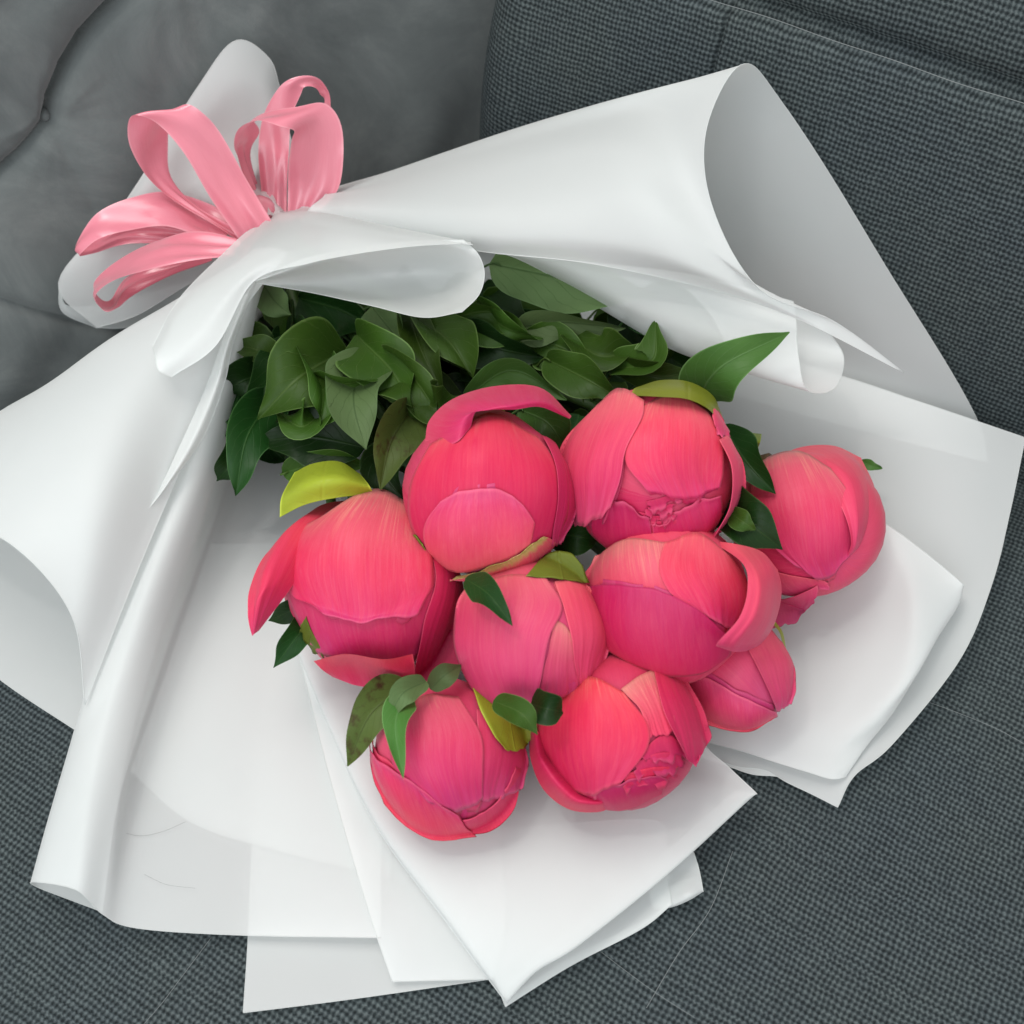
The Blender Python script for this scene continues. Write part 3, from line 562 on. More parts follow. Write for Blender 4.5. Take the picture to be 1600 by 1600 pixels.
# 2: top middle bud
b = bud(764, 772, 133, .104, (795, 830), 1.02, 'hot pink peony bud with a petal curled over its top and a green-striped petal below')
backs(b, ((690, 660), (850, 670), (650, 800)), 'hot')
skin(b, [[(680, 700), (760, 650), (840, 680)], [(650, 760), (760, 730), (875, 740)], [(648, 820), (760, 800), (885, 800)], [(680, 880), (770, 890), (860, 860)]], 'hot', 1.0, ruf=.005, v0=.3)
skin(b, [[(848, 680), (868, 690), (884, 720)], [(864, 740), (880, 740), (896, 760)], [(866, 800), (880, 800), (894, 805)], [(860, 850), (868, 852), (880, 840)]], 'hot', 1.025, ruf=.008, v0=.5)
skin(b, [[(690, 898), (740, 905), (790, 904), (838, 888), (868, 848)], [(700, 902), (745, 896), (792, 880), (830, 860), (856, 838)], [(715, 896), (750, 886), (790, 866), (825, 848), (846, 836)]], 'stripe', 1.04, ruf=.008, v0=1., v1=.1, m=30)
skin2(b, [[(678, 876), (712, 888), (757, 882), (800, 862), (826, 846)], [(668, 848), (710, 845), (757, 840), (800, 832), (832, 822)], [(672, 812), (710, 802), (757, 798), (798, 800), (828, 808)], [(694, 782), (722, 768), (757, 762), (790, 770), (814, 788)]], 'rose', 1.032, lift=.022, v0=.3, ruf=.006)
grid_part(b, 'petal', [[(664, 690, .128), (690, 697, .136), (715, 690, .142), (735, 668, .142)], [(672, 655, .132), (700, 660, .142), (725, 652, .148), (745, 642, .148)], [(710, 622, .134), (730, 630, .144), (755, 640, .148), (775, 640, .146)],
 [(775, 603, .132), (785, 618, .142), (795, 633, .148), (805, 640, .144)], [(845, 606, .128), (848, 618, .136), (848, 628, .140), (845, 636, .138)], [(893, 650, .118), (892, 652, .120), (890, 654, .121), (888, 654, .120)]], PK['coral'], flip=True)
skin(b, [[(646, 838), (654, 832), (664, 846)], [(650, 856), (660, 856), (672, 862)], [(658, 878), (666, 880), (672, 878)]], name='sepal', mat=M_SEPALG, f=1.05, n=10, m=10)
sep(b, (745, 600), .5, .06, M_SEPALG, back=True)
# 3: upper right bud
b = bud(1018, 737, 134, .104, (1038, 782), 1.0, 'round hot pink peony bud with a ruffled open centre and a yellow-green sepal on top')
backs(b, ((930, 640), (1100, 640), (1010, 860)), 'hot')
skin(b, [[(900, 800), (1010, 812), (1130, 800)], [(925, 830), (1015, 840), (1115, 825)], [(960, 856), (1020, 866), (1085, 850)]], 'hot', 1.0, v0=.6, v1=.4)
for i, rr in enumerate(([[(1012, 782), (1035, 776), (1060, 766)], [(1014, 796), (1038, 790), (1062, 780)]], [[(1008, 790), (1030, 792), (1050, 786)], [(1014, 808), (1036, 802), (1056, 790)]], [[(1000, 798), (1028, 804), (1054, 798)], [(1016, 818), (1034, 812), (1052, 804)]])):
    skin(b, rr, 'hot', .985+.006*i, lift=.03, ruf=.03, v0=.7, n=10, m=24)
skin(b, [[(1030, 862), (1070, 856), (1105, 838)], [(1024, 842), (1070, 830), (1122, 800)], [(1020, 818), (1062, 796), (1118, 768)]], 'hot', 1.012, ruf=.015, v0=.45)
skin(b, [[(955, 852), (990, 862), (1030, 860)], [(930, 826), (980, 836), (1022, 838)], [(930, 806), (972, 778), (1016, 810)]], 'hot', 1.016, ruf=.015, v0=.45)
skin2(b, [[(1000, 636, .985), (1050, 622, .985), (1100, 648, .985)], [(984, 680), (1050, 668), (1122, 690)], [(982, 725), (1050, 725), (1126, 735)], [(1014, 766), (1066, 778), (1120, 762)]], 'coral', 1.026, ruf=.006, v0=.2, v1=.95)
skin2(b, [[(930, 640), (968, 612), (1008, 632)], [(890, 690), (945, 670), (1002, 662)], [(882, 738), (932, 722), (984, 700)], [(890, 776), (930, 762), (980, 740, 1.075)], [(908, 808, 1.06), (930, 812, 1.07), (962, 786, 1.075)]], 'rose', 1.045, lift=.03, ruf=.014, v0=.25)
skin(b, [[(1112, 692, 1.07), (1132, 684), (1146, 700)], [(1126, 732, 1.12), (1148, 725, 1.08), (1158, 735)], [(1120, 782, 1.12), (1142, 780, 1.08), (1154, 780)], [(1104, 815, 1.09), (1120, 814, 1.07), (1134, 812)], [(1094, 844), (1100, 844), (1108, 840)]], 'rose', 1.055, lift=.035, ruf=.01, v0=.4)
skin(b, [[(1102, 650), (1114, 645), (1128, 662)], [(1106, 668), (1118, 666), (1132, 676)], [(1112, 684), (1120, 686), (1130, 686)]], 'rose', 1.05, n=12, m=14, v0=.5)
grid_part(b, 'sepal', [[(986, 618, .138), (1030, 620, .148), (1075, 624, .148), (1110, 642, .140), (1126, 668, .127)], [(990, 608, .134), (1030, 604, .142), (1075, 606, .142), (1113, 628, .133), (1129, 656, .121)], [(998, 604, .122), (1032, 594, .127), (1075, 596, .127), (1112, 616, .120), (1127, 645, .112)]], M_SEPAL, thick=.001)
skin(b, [[(950, 850), (1000, 862), (1050, 860), (1098, 832)], [(958, 860), (1002, 872), (1052, 870), (1100, 842)]], name='sepal', mat=M_SEPALG, f=1.04, n=8, m=24)
# 4: far right bud
b = bud(1262, 817, 118, .058, (1300, 868), 1.05, 'coral peony bud with a big cupped petal on the side facing the outermost film')
backs(b, ((1180, 760), (1300, 720), (1240, 930)), 'coral')
skin(b, [[(1160, 850), (1200, 880), (1280, 900)], [(1175, 880), (1215, 905), (1290, 905)], [(1195, 905), (1235, 925), (1290, 908)]], 'rose', 1.01, v0=.4)
skin(b, [[(1195, 925, 1.10), (1230, 920, 1.08), (1275, 905, 1.05)], [(1205, 940, 1.14), (1235, 936, 1.12), (1272, 915, 1.08)], [(1215, 952, 1.18), (1240, 948, 1.17), (1268, 922, 1.1)]], 'rose', 1.1, v0=.5)
skin2(b, [[(1180, 730), (1240, 704), (1295, 735)], [(1180, 780), (1260, 760), (1326, 785)], [(1190, 825), (1270, 815), (1334, 822)], [(1210, 850), (1275, 865), (1332, 845)], [(1245, 878), (1286, 897), (1322, 866)]], 'coral', 1.03, ruf=.006, v0=.15)
grid_part(b, 'petal', [[(1195, 735, .065), (1240, 702, .07), (1300, 696, .066), (1345, 715, .058)], [(1240, 730, .085), (1285, 715, .088), (1335, 722, .080), (1366, 760, .064)], [(1290, 755, .092), (1325, 745, .094), (1356, 765, .084), (1369, 800, .066)],
 [(1318, 800, .094), (1340, 800, .094), (1358, 810, .082), (1362, 835, .066)], [(1330, 845, .086), (1338, 848, .085), (1346, 850, .076), (1350, 850, .066)], [(1322, 872, .075), (1326, 872, .074), (1330, 870, .068), (1334, 868, .062)]], PK['rose'])
# 5: centre bud
b = bud(828, 988, 118, .078, (868, 1062), 1.04, 'rose pink pointed peony bud in the middle with a small dark leaf lying on it')
backs(b, ((760, 900), (900, 900), (760, 1040)), 'rose')
skin(b, [[(850, 930), (880, 930), (910, 940)], [(840, 1000), (880, 1000), (915, 1000)], [(828, 1088), (870, 1085), (910, 1065)]], 'rose', 1.0, v0=.4)
skin2(b, [[(866, 912), (900, 900), (924, 915)], [(876, 960), (912, 950), (944, 968)], [(888, 1015), (915, 1015), (945, 1012)], [(900, 1070), (910, 1074), (925, 1052)]], 'rose', 1.025, ruf=.012, v0=.3)
skin(b, [[(860, 968), (874, 975), (886, 990)], [(850, 1020), (872, 1025), (896, 1030)], [(838, 1080), (868, 1078), (898, 1065)]], 'rose', 1.014, v0=.1, v1=.8)
skin2(b, [[(735, 918), (790, 900), (850, 905)], [(714, 950), (790, 940), (873, 948)], [(714, 1005), (780, 1000), (854, 990)], [(738, 1062), (790, 1060), (843, 1040)], [(780, 1098, 1.06), (806, 1106, 1.07), (830, 1104, 1.07)]], 'rose', 1.042, lift=.02, ruf=.006, v0=.25)
skin(b, [[(822, 905), (855, 868), (890, 864), (912, 884)], [(824, 905), (858, 888), (892, 886), (916, 898)], [(828, 906), (860, 909), (892, 912), (920, 911)]], name='sepal', mat=M_SEPALG, f=1.055, n=12, m=20, ruf=.006)
# 6: right middle bud
b = bud(1048, 938, 130, .080, (1118, 985), 1.03, 'deep pink peony bud with a loose flared petal and a dark leaf above it')
backs(b, ((960, 870), (1100, 850), (980, 1020)), 'coral')
skin(b, [[(935, 870), (980, 850), (1040, 850)], [(920, 900), (980, 895), (1050, 900)], [(925, 930), (985, 930), (1060, 950)]], 'coral', 1.005, v0=.14, v1=.5)
skin(b, [[(1040, 850), (1090, 835), (1140, 870)], [(1030, 890), (1090, 890), (1165, 910)], [(1045, 925), (1105, 930), (1168, 960)], [(1080, 950), (1112, 968), (1150, 985)]], 'coral', 1.018, ruf=.006, v0=.3)
skin2(b, [[(955, 1012), (995, 1032), (1040, 1048), (1085, 1046), (1118, 1032)], [(930, 965), (975, 975), (1030, 985), (1082, 1006), (1138, 1018)], [(922, 920), (977, 916), (1026, 921), (1075, 945), (1130, 990)]], 'hot', 1.056, lift=.018, ruf=.008, v0=.4, v1=.95)
grid_part(b, 'petal', [[(1110, 845, .100), (1150, 850, .108), (1190, 862, .100), (1215, 890, .088)], [(1160, 880, .118), (1180, 885, .118), (1205, 890, .106), (1221, 915, .088)], [(1168, 920, .122), (1190, 920, .120), (1208, 930, .106), (1219, 945, .086)],
 [(1155, 965, .122), (1180, 965, .119), (1200, 972, .104), (1208, 980, .084)], [(1120, 1005, .116), (1150, 1005, .113), (1180, 1005, .098), (1190, 1005, .080)], [(1126, 1012, .105), (1145, 1018, .100), (1162, 1018, .090), (1172, 1015, .080)]], PK['rose'])
# 7: lower left bud
b = bud(698, 1178, 120, .047, (735, 1240), 1.03, 'smooth coral peony bud on the front film with olive leaves over its side')
backs(b, ((620, 1120), (780, 1090), (700, 1270)), 'coral')
skin(b, [[(740, 1110), (780, 1115), (812, 1150)], [(746, 1180), (785, 1180), (820, 1190)], [(750, 1246), (778, 1246), (810, 1224)]], 'coral', 1.008, v0=.4, ruf=.008)
skin2(b, [[(628, 1115), (670, 1090), (715, 1092)], [(615, 1150), (685, 1142), (745, 1147)], [(622, 1195), (690, 1195), (750, 1200)], [(660, 1235), (712, 1262), (754, 1242)]], 'coral', 1.02, ruf=.008, v0=.2)
skin(b, [[(720, 1300, .97), (765, 1290, .97), (802, 1256, .97), (814, 1205, .97)], [(722, 1290, 1.0), (760, 1278, 1.0), (798, 1246, 1.0), (812, 1200, 1.0)], [(722, 1276, 1.02), (756, 1262, 1.02), (788, 1232, 1.02), (804, 1196, 1.02)]], 'hot', 1.02, n=12, m=26, v0=.5, ruf=.006, lift=.01)
skin2(b, [[(600, 1255), (630, 1280), (670, 1298), (705, 1302), (742, 1296)], [(580, 1210), (612, 1232), (652, 1254), (690, 1272), (728, 1284)], [(580, 1162), (600, 1186), (640, 1208), (678, 1240), (714, 1266)]], 'coral', 1.042, lift=.02, ruf=.009, v0=.45)
skin(b, [[(733, 1072), (760, 1068), (788, 1082)], [(742, 1108), (785, 1104), (822, 1122)], [(762, 1148), (795, 1150), (826, 1152)], [(780, 1168), (800, 1174), (818, 1160)]], name='sepal', mat=M_SEPAL, f=1.06, ruf=.01, n=16, m=16)
# 8: lower middle bud
b = bud(965, 1142, 126, .052, (985, 1205), 1.03, 'magenta pink peony bud at the front with a loose cupped petal and crumpled tip')
backs(b, ((880, 1090), (1050, 1060), (900, 1220)), 'hot')
skin(b, [[(970, 1080), (1000, 1060), (1030, 1050)], [(1000, 1115), (1016, 1105), (1040, 1100)], [(1006, 1152), (1024, 1146), (1046, 1140)]], 'coral', 1.01, v0=.1, v1=.6)
for i, rr in enumerate(([[(1000, 1165), (1030, 1145), (1062, 1160)], [(1000, 1185), (1030, 1178), (1064, 1180)]], [[(985, 1185), (1020, 1170), (1060, 1172)], [(990, 1205), (1024, 1198), (1056, 1198)]], [[(970, 1200), (1010, 1190), (1050, 1190)], [(975, 1222), (1012, 1216), (1045, 1208)]])):
    skin(b, rr, 'hot', 1.0+.006*i, lift=.03, ruf=.03, v0=.5, n=12, m=24)
skin(b, [[(900, 1250), (945, 1262), (990, 1258), (1030, 1236)], [(885, 1238), (935, 1240), (985, 1232), (1035, 1212)], [(895, 1225), (935, 1222), (975, 1206), (1020, 1200)]], 'hot', 1.02, ruf=.012, v0=.5)
skin2(b, [[(868, 1085), (920, 1062), (975, 1086)], [(838, 1130), (920, 1120), (1006, 1130)], [(842, 1185), (920, 1175), (1002, 1165)], [(872, 1226), (925, 1228), (968, 1210)]], 'hot', 1.036, lift=.02, ruf=.006, v0=.25)
skin(b, [[(1016, 1045), (1040, 1036), (1064, 1050)], [(1024, 1095), (1055, 1088), (1086, 1092)], [(1036, 1135), (1066, 1130), (1096, 1132)], [(1048, 1164, 1.07), (1066, 1176, 1.09), (1094, 1152, 1.07)], [(1054, 1178, 1.08), (1064, 1184, 1.1), (1076, 1172, 1.08)]], 'hot', 1.05, lift=.025, ruf=.012, v0=.35)
grid_part(b, 'petal', [[(826, 1150, .050), (830, 1190, .052), (850, 1235, .05), (890, 1265, .048), (940, 1268, .048), (962, 1250, .050)], [(835, 1140, .062), (842, 1180, .066), (868, 1222, .066), (900, 1250, .062), (935, 1255, .060), (955, 1247, .058)],
 [(850, 1150, .060), (862, 1185, .060), (890, 1215, .058), (915, 1235, .056), (940, 1240, .056), (958, 1242, .056)]], PK['hot'])
# 9: lower right bud
b = bud(1148, 1050, 86, .045, (1195, 1098), 1.06, 'smallest rose pink peony bud half hidden under the flared petal of its neighbour')
backs(b, ((1100, 1000), (1180, 980), (1090, 1110)), 'coral')
skin(b, [[(1155, 985), (1190, 980), (1218, 1005)], [(1175, 1035), (1205, 1032), (1234, 1045)], [(1196, 1082), (1215, 1080), (1234, 1072)], [(1204, 1104), (1212, 1103), (1224, 1092)]], 'rose', 1.02, ruf=.008)
skin2(b, [[(1090, 1126), (1130, 1136), (1168, 1136), (1198, 1120)], [(1070, 1090), (1115, 1106), (1162, 1120), (1206, 1112)], [(1062, 1045), (1108, 1060), (1158, 1082), (1204, 1106)]], 'rose', 1.04, ruf=.008, v0=.4)
grid_part(b, 'sepal', [[(1206, 974, .06), (1218, 988, .062), (1224, 1010, .058)], [(1212, 972, .052), (1223, 988, .052), (1228, 1012, .05)]], M_SEPAL, 10, 12)
# stems from each bud down to the tie
TAILD = unit(NECK-P(780, 800, .06))
for i, b in enumerate(BUDS):
    s0 = b.c-b.a*b.R*b.el*.97; off = np.array([.007*math.cos(i*2.4), .004*math.sin(i*1.7), .007*math.sin(i*2.4)])
    n0 = NECK+off; b.stem = cr([s0, s0-b.a*.03*1.0+(n0-s0)*.10, s0+(n0-s0)*.5+np.array([0, 0, -.008]), n0, n0+TAILD*.04], 40)
    v, f = tube(b.stem, .0027, .0032, 8); mk('stem', v, f, M_STEM, b.root)

# leaves: spine of three (x, y, height), full width in px, roll, tone
def leaf(spine, wpx, mat, roll=0, cup=.25, wave=.06, n=26, m=13, owner=None, petiole=True):
    sp = cr([P(*q) for q in spine], n); mid = sp[n//2]; dep = np.dot(mid-CAM, FW); W = wpx*dep*KT/800/2
    r = np.random.default_rng(int(spine[0][0]*31+spine[0][1])); ph = r.uniform(0, 6.28, 4)
    V = []; UV = []
    for i in range(n):
        t = i/(n-1); tg = unit(sp[min(i+1, n-1)]-sp[max(i-1, 0)]); vw = unit(CAM-sp[i]); si = unit(np.cross(vw, tg)); nm = np.cross(tg, si)
        cs, sn = math.cos(roll), math.sin(roll); si, nm = si*cs+nm*sn, nm*cs-si*sn
        wd = W*(math.sin(math.pi*min(1, t**.68)))**.95*(1+.10*math.sin(t*11+ph[0])) if 0 < t < 1 else 0
        wd = max(wd, W*.02)
        for j in range(m):
            s = -1+2*j/(m-1)
            p = sp[i]+si*s*wd+nm*(1.5*cup*wd*abs(s)**1.15+3.2*wave*W*math.sin(t*7+ph[1]+(2 if s > 0 else 0))*s*s*math.sin(math.pi*t)**.5+.05*W*math.sin(t*19+ph[2]+s)*abs(s)**3+.10*W*math.sin(t*5+ph[3]))
            V.append(p); UV.append((j/(m-1), t))
    F = gridfaces(n, m)
    base = sp[0]
    if owner is None: owner = min(BUDS, key=lambda q: np.min(np.linalg.norm(q.stem-base, axis=1)))
    k = int(np.argmin(np.linalg.norm(owner.stem-base, axis=1))); st = owner.stem[max(0, min(38, k+2))]
    if not petiole: return mk('leaf', V, F, LM[mat], owner.root, UV)
    tv, tf = tube([st, (st+base)/2+np.array([0, 0, -.003]), base, sp[2]], .0010, .0004, 6, 8)
    off = len(V); V += list(tv); UV += [(.5, .5)]*len(tv); F += [tuple(q+off for q in ff) for ff in tf]
    return mk('leaf', V, F, LM[mat], owner.root, UV)
LEAVES = [
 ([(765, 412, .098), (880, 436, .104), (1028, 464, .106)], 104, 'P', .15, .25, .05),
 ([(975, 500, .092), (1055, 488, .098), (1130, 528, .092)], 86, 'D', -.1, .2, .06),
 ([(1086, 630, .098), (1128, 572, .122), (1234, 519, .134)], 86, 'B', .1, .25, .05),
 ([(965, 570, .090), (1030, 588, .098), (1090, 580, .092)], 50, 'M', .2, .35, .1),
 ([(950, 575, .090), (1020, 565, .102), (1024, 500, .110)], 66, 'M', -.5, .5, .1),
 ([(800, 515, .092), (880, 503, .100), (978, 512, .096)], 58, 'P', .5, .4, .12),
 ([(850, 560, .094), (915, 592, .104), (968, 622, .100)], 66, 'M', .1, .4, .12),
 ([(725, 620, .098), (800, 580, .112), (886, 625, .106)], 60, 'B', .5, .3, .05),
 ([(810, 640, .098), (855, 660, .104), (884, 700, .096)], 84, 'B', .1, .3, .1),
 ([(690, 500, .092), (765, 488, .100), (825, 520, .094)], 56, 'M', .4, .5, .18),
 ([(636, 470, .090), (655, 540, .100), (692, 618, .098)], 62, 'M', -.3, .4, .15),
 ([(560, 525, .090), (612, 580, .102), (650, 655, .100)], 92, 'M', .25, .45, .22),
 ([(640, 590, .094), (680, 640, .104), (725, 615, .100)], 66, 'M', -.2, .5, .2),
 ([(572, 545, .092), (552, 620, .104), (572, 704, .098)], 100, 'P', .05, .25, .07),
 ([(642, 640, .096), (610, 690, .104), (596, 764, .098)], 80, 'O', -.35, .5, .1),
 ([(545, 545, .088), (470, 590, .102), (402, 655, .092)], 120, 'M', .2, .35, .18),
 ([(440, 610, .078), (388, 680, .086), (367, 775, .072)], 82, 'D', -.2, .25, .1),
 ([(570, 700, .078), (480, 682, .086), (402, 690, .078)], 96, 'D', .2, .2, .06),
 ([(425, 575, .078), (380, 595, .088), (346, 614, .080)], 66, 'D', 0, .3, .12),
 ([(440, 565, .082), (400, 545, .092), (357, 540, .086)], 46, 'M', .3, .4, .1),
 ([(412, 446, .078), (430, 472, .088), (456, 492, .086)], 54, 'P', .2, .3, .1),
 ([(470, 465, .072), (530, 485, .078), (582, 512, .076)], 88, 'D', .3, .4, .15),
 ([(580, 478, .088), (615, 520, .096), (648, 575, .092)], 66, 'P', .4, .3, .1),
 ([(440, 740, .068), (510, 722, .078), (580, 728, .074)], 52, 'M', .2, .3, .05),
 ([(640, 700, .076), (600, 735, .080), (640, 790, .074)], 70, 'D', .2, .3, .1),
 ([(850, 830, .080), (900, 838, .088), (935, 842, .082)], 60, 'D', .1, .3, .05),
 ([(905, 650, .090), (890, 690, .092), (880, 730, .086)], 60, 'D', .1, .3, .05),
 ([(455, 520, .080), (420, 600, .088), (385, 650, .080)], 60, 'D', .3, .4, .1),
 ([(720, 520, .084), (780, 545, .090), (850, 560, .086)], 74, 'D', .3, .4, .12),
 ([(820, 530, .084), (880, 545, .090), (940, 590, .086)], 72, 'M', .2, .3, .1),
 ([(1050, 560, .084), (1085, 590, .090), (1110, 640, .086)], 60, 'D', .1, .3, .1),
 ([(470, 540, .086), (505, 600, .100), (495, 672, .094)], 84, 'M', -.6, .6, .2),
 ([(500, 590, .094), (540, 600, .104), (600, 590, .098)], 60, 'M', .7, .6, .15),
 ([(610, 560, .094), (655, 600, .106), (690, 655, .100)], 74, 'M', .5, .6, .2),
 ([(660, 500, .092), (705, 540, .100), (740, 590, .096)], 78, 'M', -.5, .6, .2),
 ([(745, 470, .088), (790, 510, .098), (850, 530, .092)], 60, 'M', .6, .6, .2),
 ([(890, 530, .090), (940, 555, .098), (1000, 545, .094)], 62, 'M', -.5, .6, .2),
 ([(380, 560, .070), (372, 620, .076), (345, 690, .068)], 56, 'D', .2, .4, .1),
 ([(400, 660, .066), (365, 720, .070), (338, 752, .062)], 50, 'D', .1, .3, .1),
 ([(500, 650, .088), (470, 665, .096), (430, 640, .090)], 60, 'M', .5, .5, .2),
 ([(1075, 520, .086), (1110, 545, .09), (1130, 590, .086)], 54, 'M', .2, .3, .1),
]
for L_ in LEAVES: leaf(L_[0], L_[1], L_[2], L_[3], L_[4], L_[5])
B1, B2, B3, B4, B5, B6, B7, B8, B9 = BUDS
for sp_, w_, t_, o_ in [
 ([(485, 945, .070), (455, 955, .072), (418, 970, .066)], 44, 'D', B1), ([(492, 960, .066), (460, 1000, .068), (427, 1044, .060)], 46, 'D', B1),
 ([(728, 905, .112), (765, 930, .122), (801, 978, .120)], 46, 'D', B5),
 ([(640, 1070, .070), (580, 1115, .074), (543, 1197, .058)], 72, 'O', B7), ([(640, 1075, .082), (618, 1130, .092), (630, 1216, .090)], 46, 'B', B7), ([(665, 1065, .085), (628, 1085, .094), (606, 1130, .086)], 40, 'P', B7),
 ([(672, 1078, .080), (695, 1055, .086), (722, 1038, .080)], 36, 'P', B7),
 ([(770, 1095, .090), (815, 1115, .098), (840, 1148, .094)], 44, 'M', B7), ([(828, 1100, .088), (855, 1108, .096), (881, 1113, .092)], 58, 'D', B8),
 ([(1130, 665, .086), (1165, 720, .096), (1212, 772, .092)], 62, 'D', B4), ([(1125, 780, .098), (1168, 815, .106), (1222, 858, .098)], 82, 'D', B4), ([(1140, 800, .106), (1160, 815, .110), (1180, 828, .107)], 34, 'M', B4),
 ([(1345, 720, .050), (1362, 728, .052), (1379, 732, .050)], 16, 'B', B4)]:
    leaf(sp_, w_, t_, 0, .3, .08, owner=o_, petiole=False)
grid_part(B4, 'bract', [[(1130, 685, .07), (1160, 676, .075), (1190, 678, .07)], [(1135, 700, .078), (1165, 690, .084), (1188, 690, .08)], [(1145, 715, .07), (1165, 714, .075), (1182, 706, .07)]], M_SEPALG)
grid_part(B4, 'bract', [[(1185, 712, .07), (1200, 708, .075), (1206, 710, .07)], [(1186, 720, .075), (1198, 718, .078), (1206, 716, .074)], [(1188, 728, .07), (1198, 728, .072), (1205, 726, .07)]], M_BROWN, 8, 8)
# deep inner foliage
r = np.random.default_rng(3)
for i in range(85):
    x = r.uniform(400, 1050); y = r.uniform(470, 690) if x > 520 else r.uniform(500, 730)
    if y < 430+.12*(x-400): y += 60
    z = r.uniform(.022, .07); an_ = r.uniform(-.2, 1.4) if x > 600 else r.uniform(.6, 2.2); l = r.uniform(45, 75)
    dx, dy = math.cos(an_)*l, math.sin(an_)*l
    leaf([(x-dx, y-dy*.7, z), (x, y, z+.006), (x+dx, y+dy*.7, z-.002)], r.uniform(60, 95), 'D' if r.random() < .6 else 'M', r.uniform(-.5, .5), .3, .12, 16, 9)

# ---------------------------------------------------------------- ribbon bow
bow = empty('ribbon_bow', NECK+np.array([0, 0, .02]), 'pink satin ribbon bow with open loops tied round the neck of the bouquet', 'ribbon bow')
def strip(name, rails, n=60):
    Lr = cr([P(*q) if len(q) == 3 else q[3](*q[:3]) for q, _ in rails], n); Rr = cr([P(*q) if len(q) == 3 else q[3](*q[:3]) for _, q in rails], n)
    V = []; UV = []; m = 21
    d = np.linalg.norm(np.diff((Lr+Rr)/2, axis=0), axis=1); al = np.concatenate([[0], np.cumsum(d)])/.025
    for i in range(n):
        tg = unit((Lr+Rr)[min(i+1, n-1)]-(Lr+Rr)[max(i-1, 0)]); nm = np.cross(tg, Rr[i]-Lr[i])
        nl = np.linalg.norm(nm); nm = nm/nl if nl > 1e-9 else nm
        for j in range(m):
            s = j/(m-1); V.append(Lr[i]+(Rr[i]-Lr[i])*s+nm*(.0007*math.sin(math.pi*s*2+al[i]*3)+.0011*math.sin(2*math.pi*2.3*s+1)*(math.exp(-(i/(n*.16))**2)+math.exp(-((n-1-i)/(n*.16))**2)))); UV.append((s, al[i]))
    return mk(name, V, gridfaces(n, m), M_SATIN, bow, UV)
strip('loop', [((375, 378, .092), (424, 345, .100)), ((332, 315, .112), (388, 285, .118)), ((288, 240, .138), (347, 212, .142)), ((247, 195, .152), (320, 180, .154)), ((214, 180, .158), (293, 163, .158)),
               ((201, 193, .152), (270, 180, .150)), ((204, 232, .138), (262, 222, .130)), ((232, 280, .120), (266, 275, .114)), ((285, 322, .104), (310, 322, .100)), ((372, 378, .090), (392, 372, .088))])
strip('loop', [((448, 345, .092), (490, 338, .094)), ((449, 280, .108), (530, 290, .110)), ((455, 222, .134), (535, 205, .134)), ((460, 204, .146), (510, 162, .146)), ((436, 196, .152), (462, 166, .150)), ((404, 190, .152), (420, 176, .146)),
               ((374, 202, .146), (398, 188, .138)), ((364, 225, .134), (404, 205, .126)), ((372, 252, .118), (390, 245, .110)), ((400, 330, .090), (420, 330, .084))])
strip('loop', [((412, 345, .088), (447, 345, .090)), ((408, 300, .098), (448, 290, .100)), ((404, 240, .112), (452, 235, .114)), ((410, 185, .128), (455, 185, .128)), ((430, 145, .140), (470, 148, .138)), ((452, 124, .146), (476, 136, .142)), ((484, 118, .146), (490, 136, .140)), ((506, 130, .140), (500, 146, .134)), ((515, 160, .132), (508, 166, .126)), ((500, 240, .106), (488, 250, .102))])
strip('loop', [((372, 352, .088), (340, 380, .094)), ((330, 322, .046, A2), (305, 368, .060, A2)), ((265, 299, .040, A2), (255, 352, .054, A2)), ((210, 308, .037, A2), (195, 362, .050, A2)), ((150, 335, .035, A2), (150, 376, .046, A2)), ((117, 382, .035, A2), (122, 400, .040, A2)), ((135, 380, .029, A2), (150, 395, .030, A2)), ((210, 345, .028, A2), (215, 380, .032, A2)), ((340, 360, .05, A2), (340, 390, .06, A2))])
strip('loop', [((378, 378, .096), (360, 402, .100)), ((300, 362, .098), (258, 415, .104)), ((240, 378, .096), (205, 428, .104)), ((180, 412, .092), (165, 448, .100)), ((147, 440, .086), (148, 466, .094)), ((150, 462, .080), (163, 488, .088)), ((172, 470, .074), (184, 482, .080)), ((205, 425, .072), (215, 455, .076)), ((330, 385, .080), (330, 405, .082))])
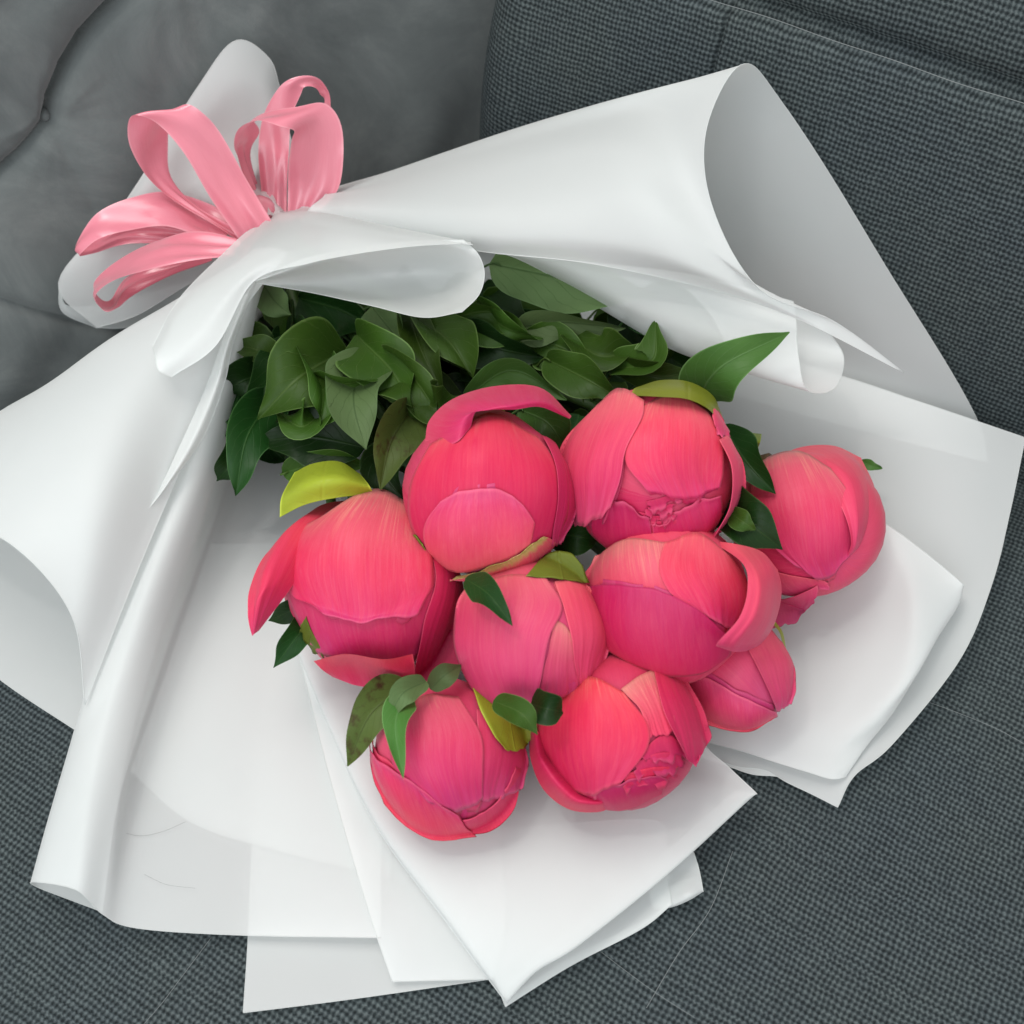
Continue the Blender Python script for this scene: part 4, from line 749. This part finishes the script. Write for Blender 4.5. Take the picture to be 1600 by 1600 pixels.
def band():
    ax = TAILD; u = unit(np.cross(ax, [0, 0, 1])); v = np.cross(u, ax); V = []; UV = []; n, m = 48, 7
    for i in range(n+1):
        t = 2*math.pi*i/n
        for j in range(m): V.append(NECK+ax*(-.010+.02*j/(m-1))+(u*math.cos(t)*.024+v*math.sin(t)*.021)*(1+.03*math.sin(5*t+j))); UV.append((j/(m-1), t))
    mk('band', V, gridfaces(n+1, m), M_SATIN, bow, UV)
    V = []; UV = []; n, m = 16, 20; k = NECK+np.array([-.008, -.006, .026])
    for i in range(n+1):
        for j in range(m+1):
            a, c = math.pi*i/n, 2*math.pi*j/m; rr = 1+.12*math.sin(3*c+a*2); V.append(k+rr*np.array([.013*math.sin(a)*math.cos(c), .011*math.sin(a)*math.sin(c), .009*math.cos(a)])); UV.append((j/m, i/n))
    mk('knot', V, gridfaces(n+1, m+1), M_SATIN, bow, UV)
band()

# ---------------------------------------------------------------- stray fibres
def fibre(pts, r, mat, label, cat, group):
    v, f = tube([P(*q) for q in pts], r, seg=4, n=30); o = mk(cat+'_strand', v, f, mat, None, loc=P(*pts[0])); tag(o, label, cat, group)
GH = 'stray fibres on the sofa'
fibre([(1145, 1330, .0012), (1110, 1420, .0022), (1060, 1490, .0012), (1010, 1575, .0014)], .00015, M_THREAD, 'long pale lint fibre on the seat leading away from the small film tab', 'lint', GH)
fibre([(930, 1480, .0012), (975, 1515, .002), (1030, 1555, .0012), (1085, 1590, .0012)], .00012, M_THREAD, 'thin pale lint fibre on the seat just beyond the pointed front film corner', 'lint', GH)
fibre([(1445, 1095, .0012), (1500, 1115, .002), (1560, 1140, .0012), (1610, 1168, .0012)], .00014, M_THREAD, 'pale lint fibre on the seat beside the outermost film sheet', 'lint', GH)
fibre([(330, 1465, .0012), (285, 1525, .002), (255, 1565, .0012), (225, 1600, .0012)], .00012, M_THREAD, 'pale lint fibre on the seat below the rolled film sheet', 'lint', GH)
GD = 'dark hairs on the film'
fibre([(190, 1300, .0165), (220, 1306, .0128), (255, 1299, .0115), (290, 1284, .0110)], .00005, M_HAIR, 'dark curved hair on the rolled film sheet, the boldest one', 'hair', GD)
fibre([(225, 1366, .0110), (260, 1382, .0105), (305, 1388, .0100)], .00004, M_HAIR, 'faint hair on the film sheet near its lower edge', 'hair', GD)
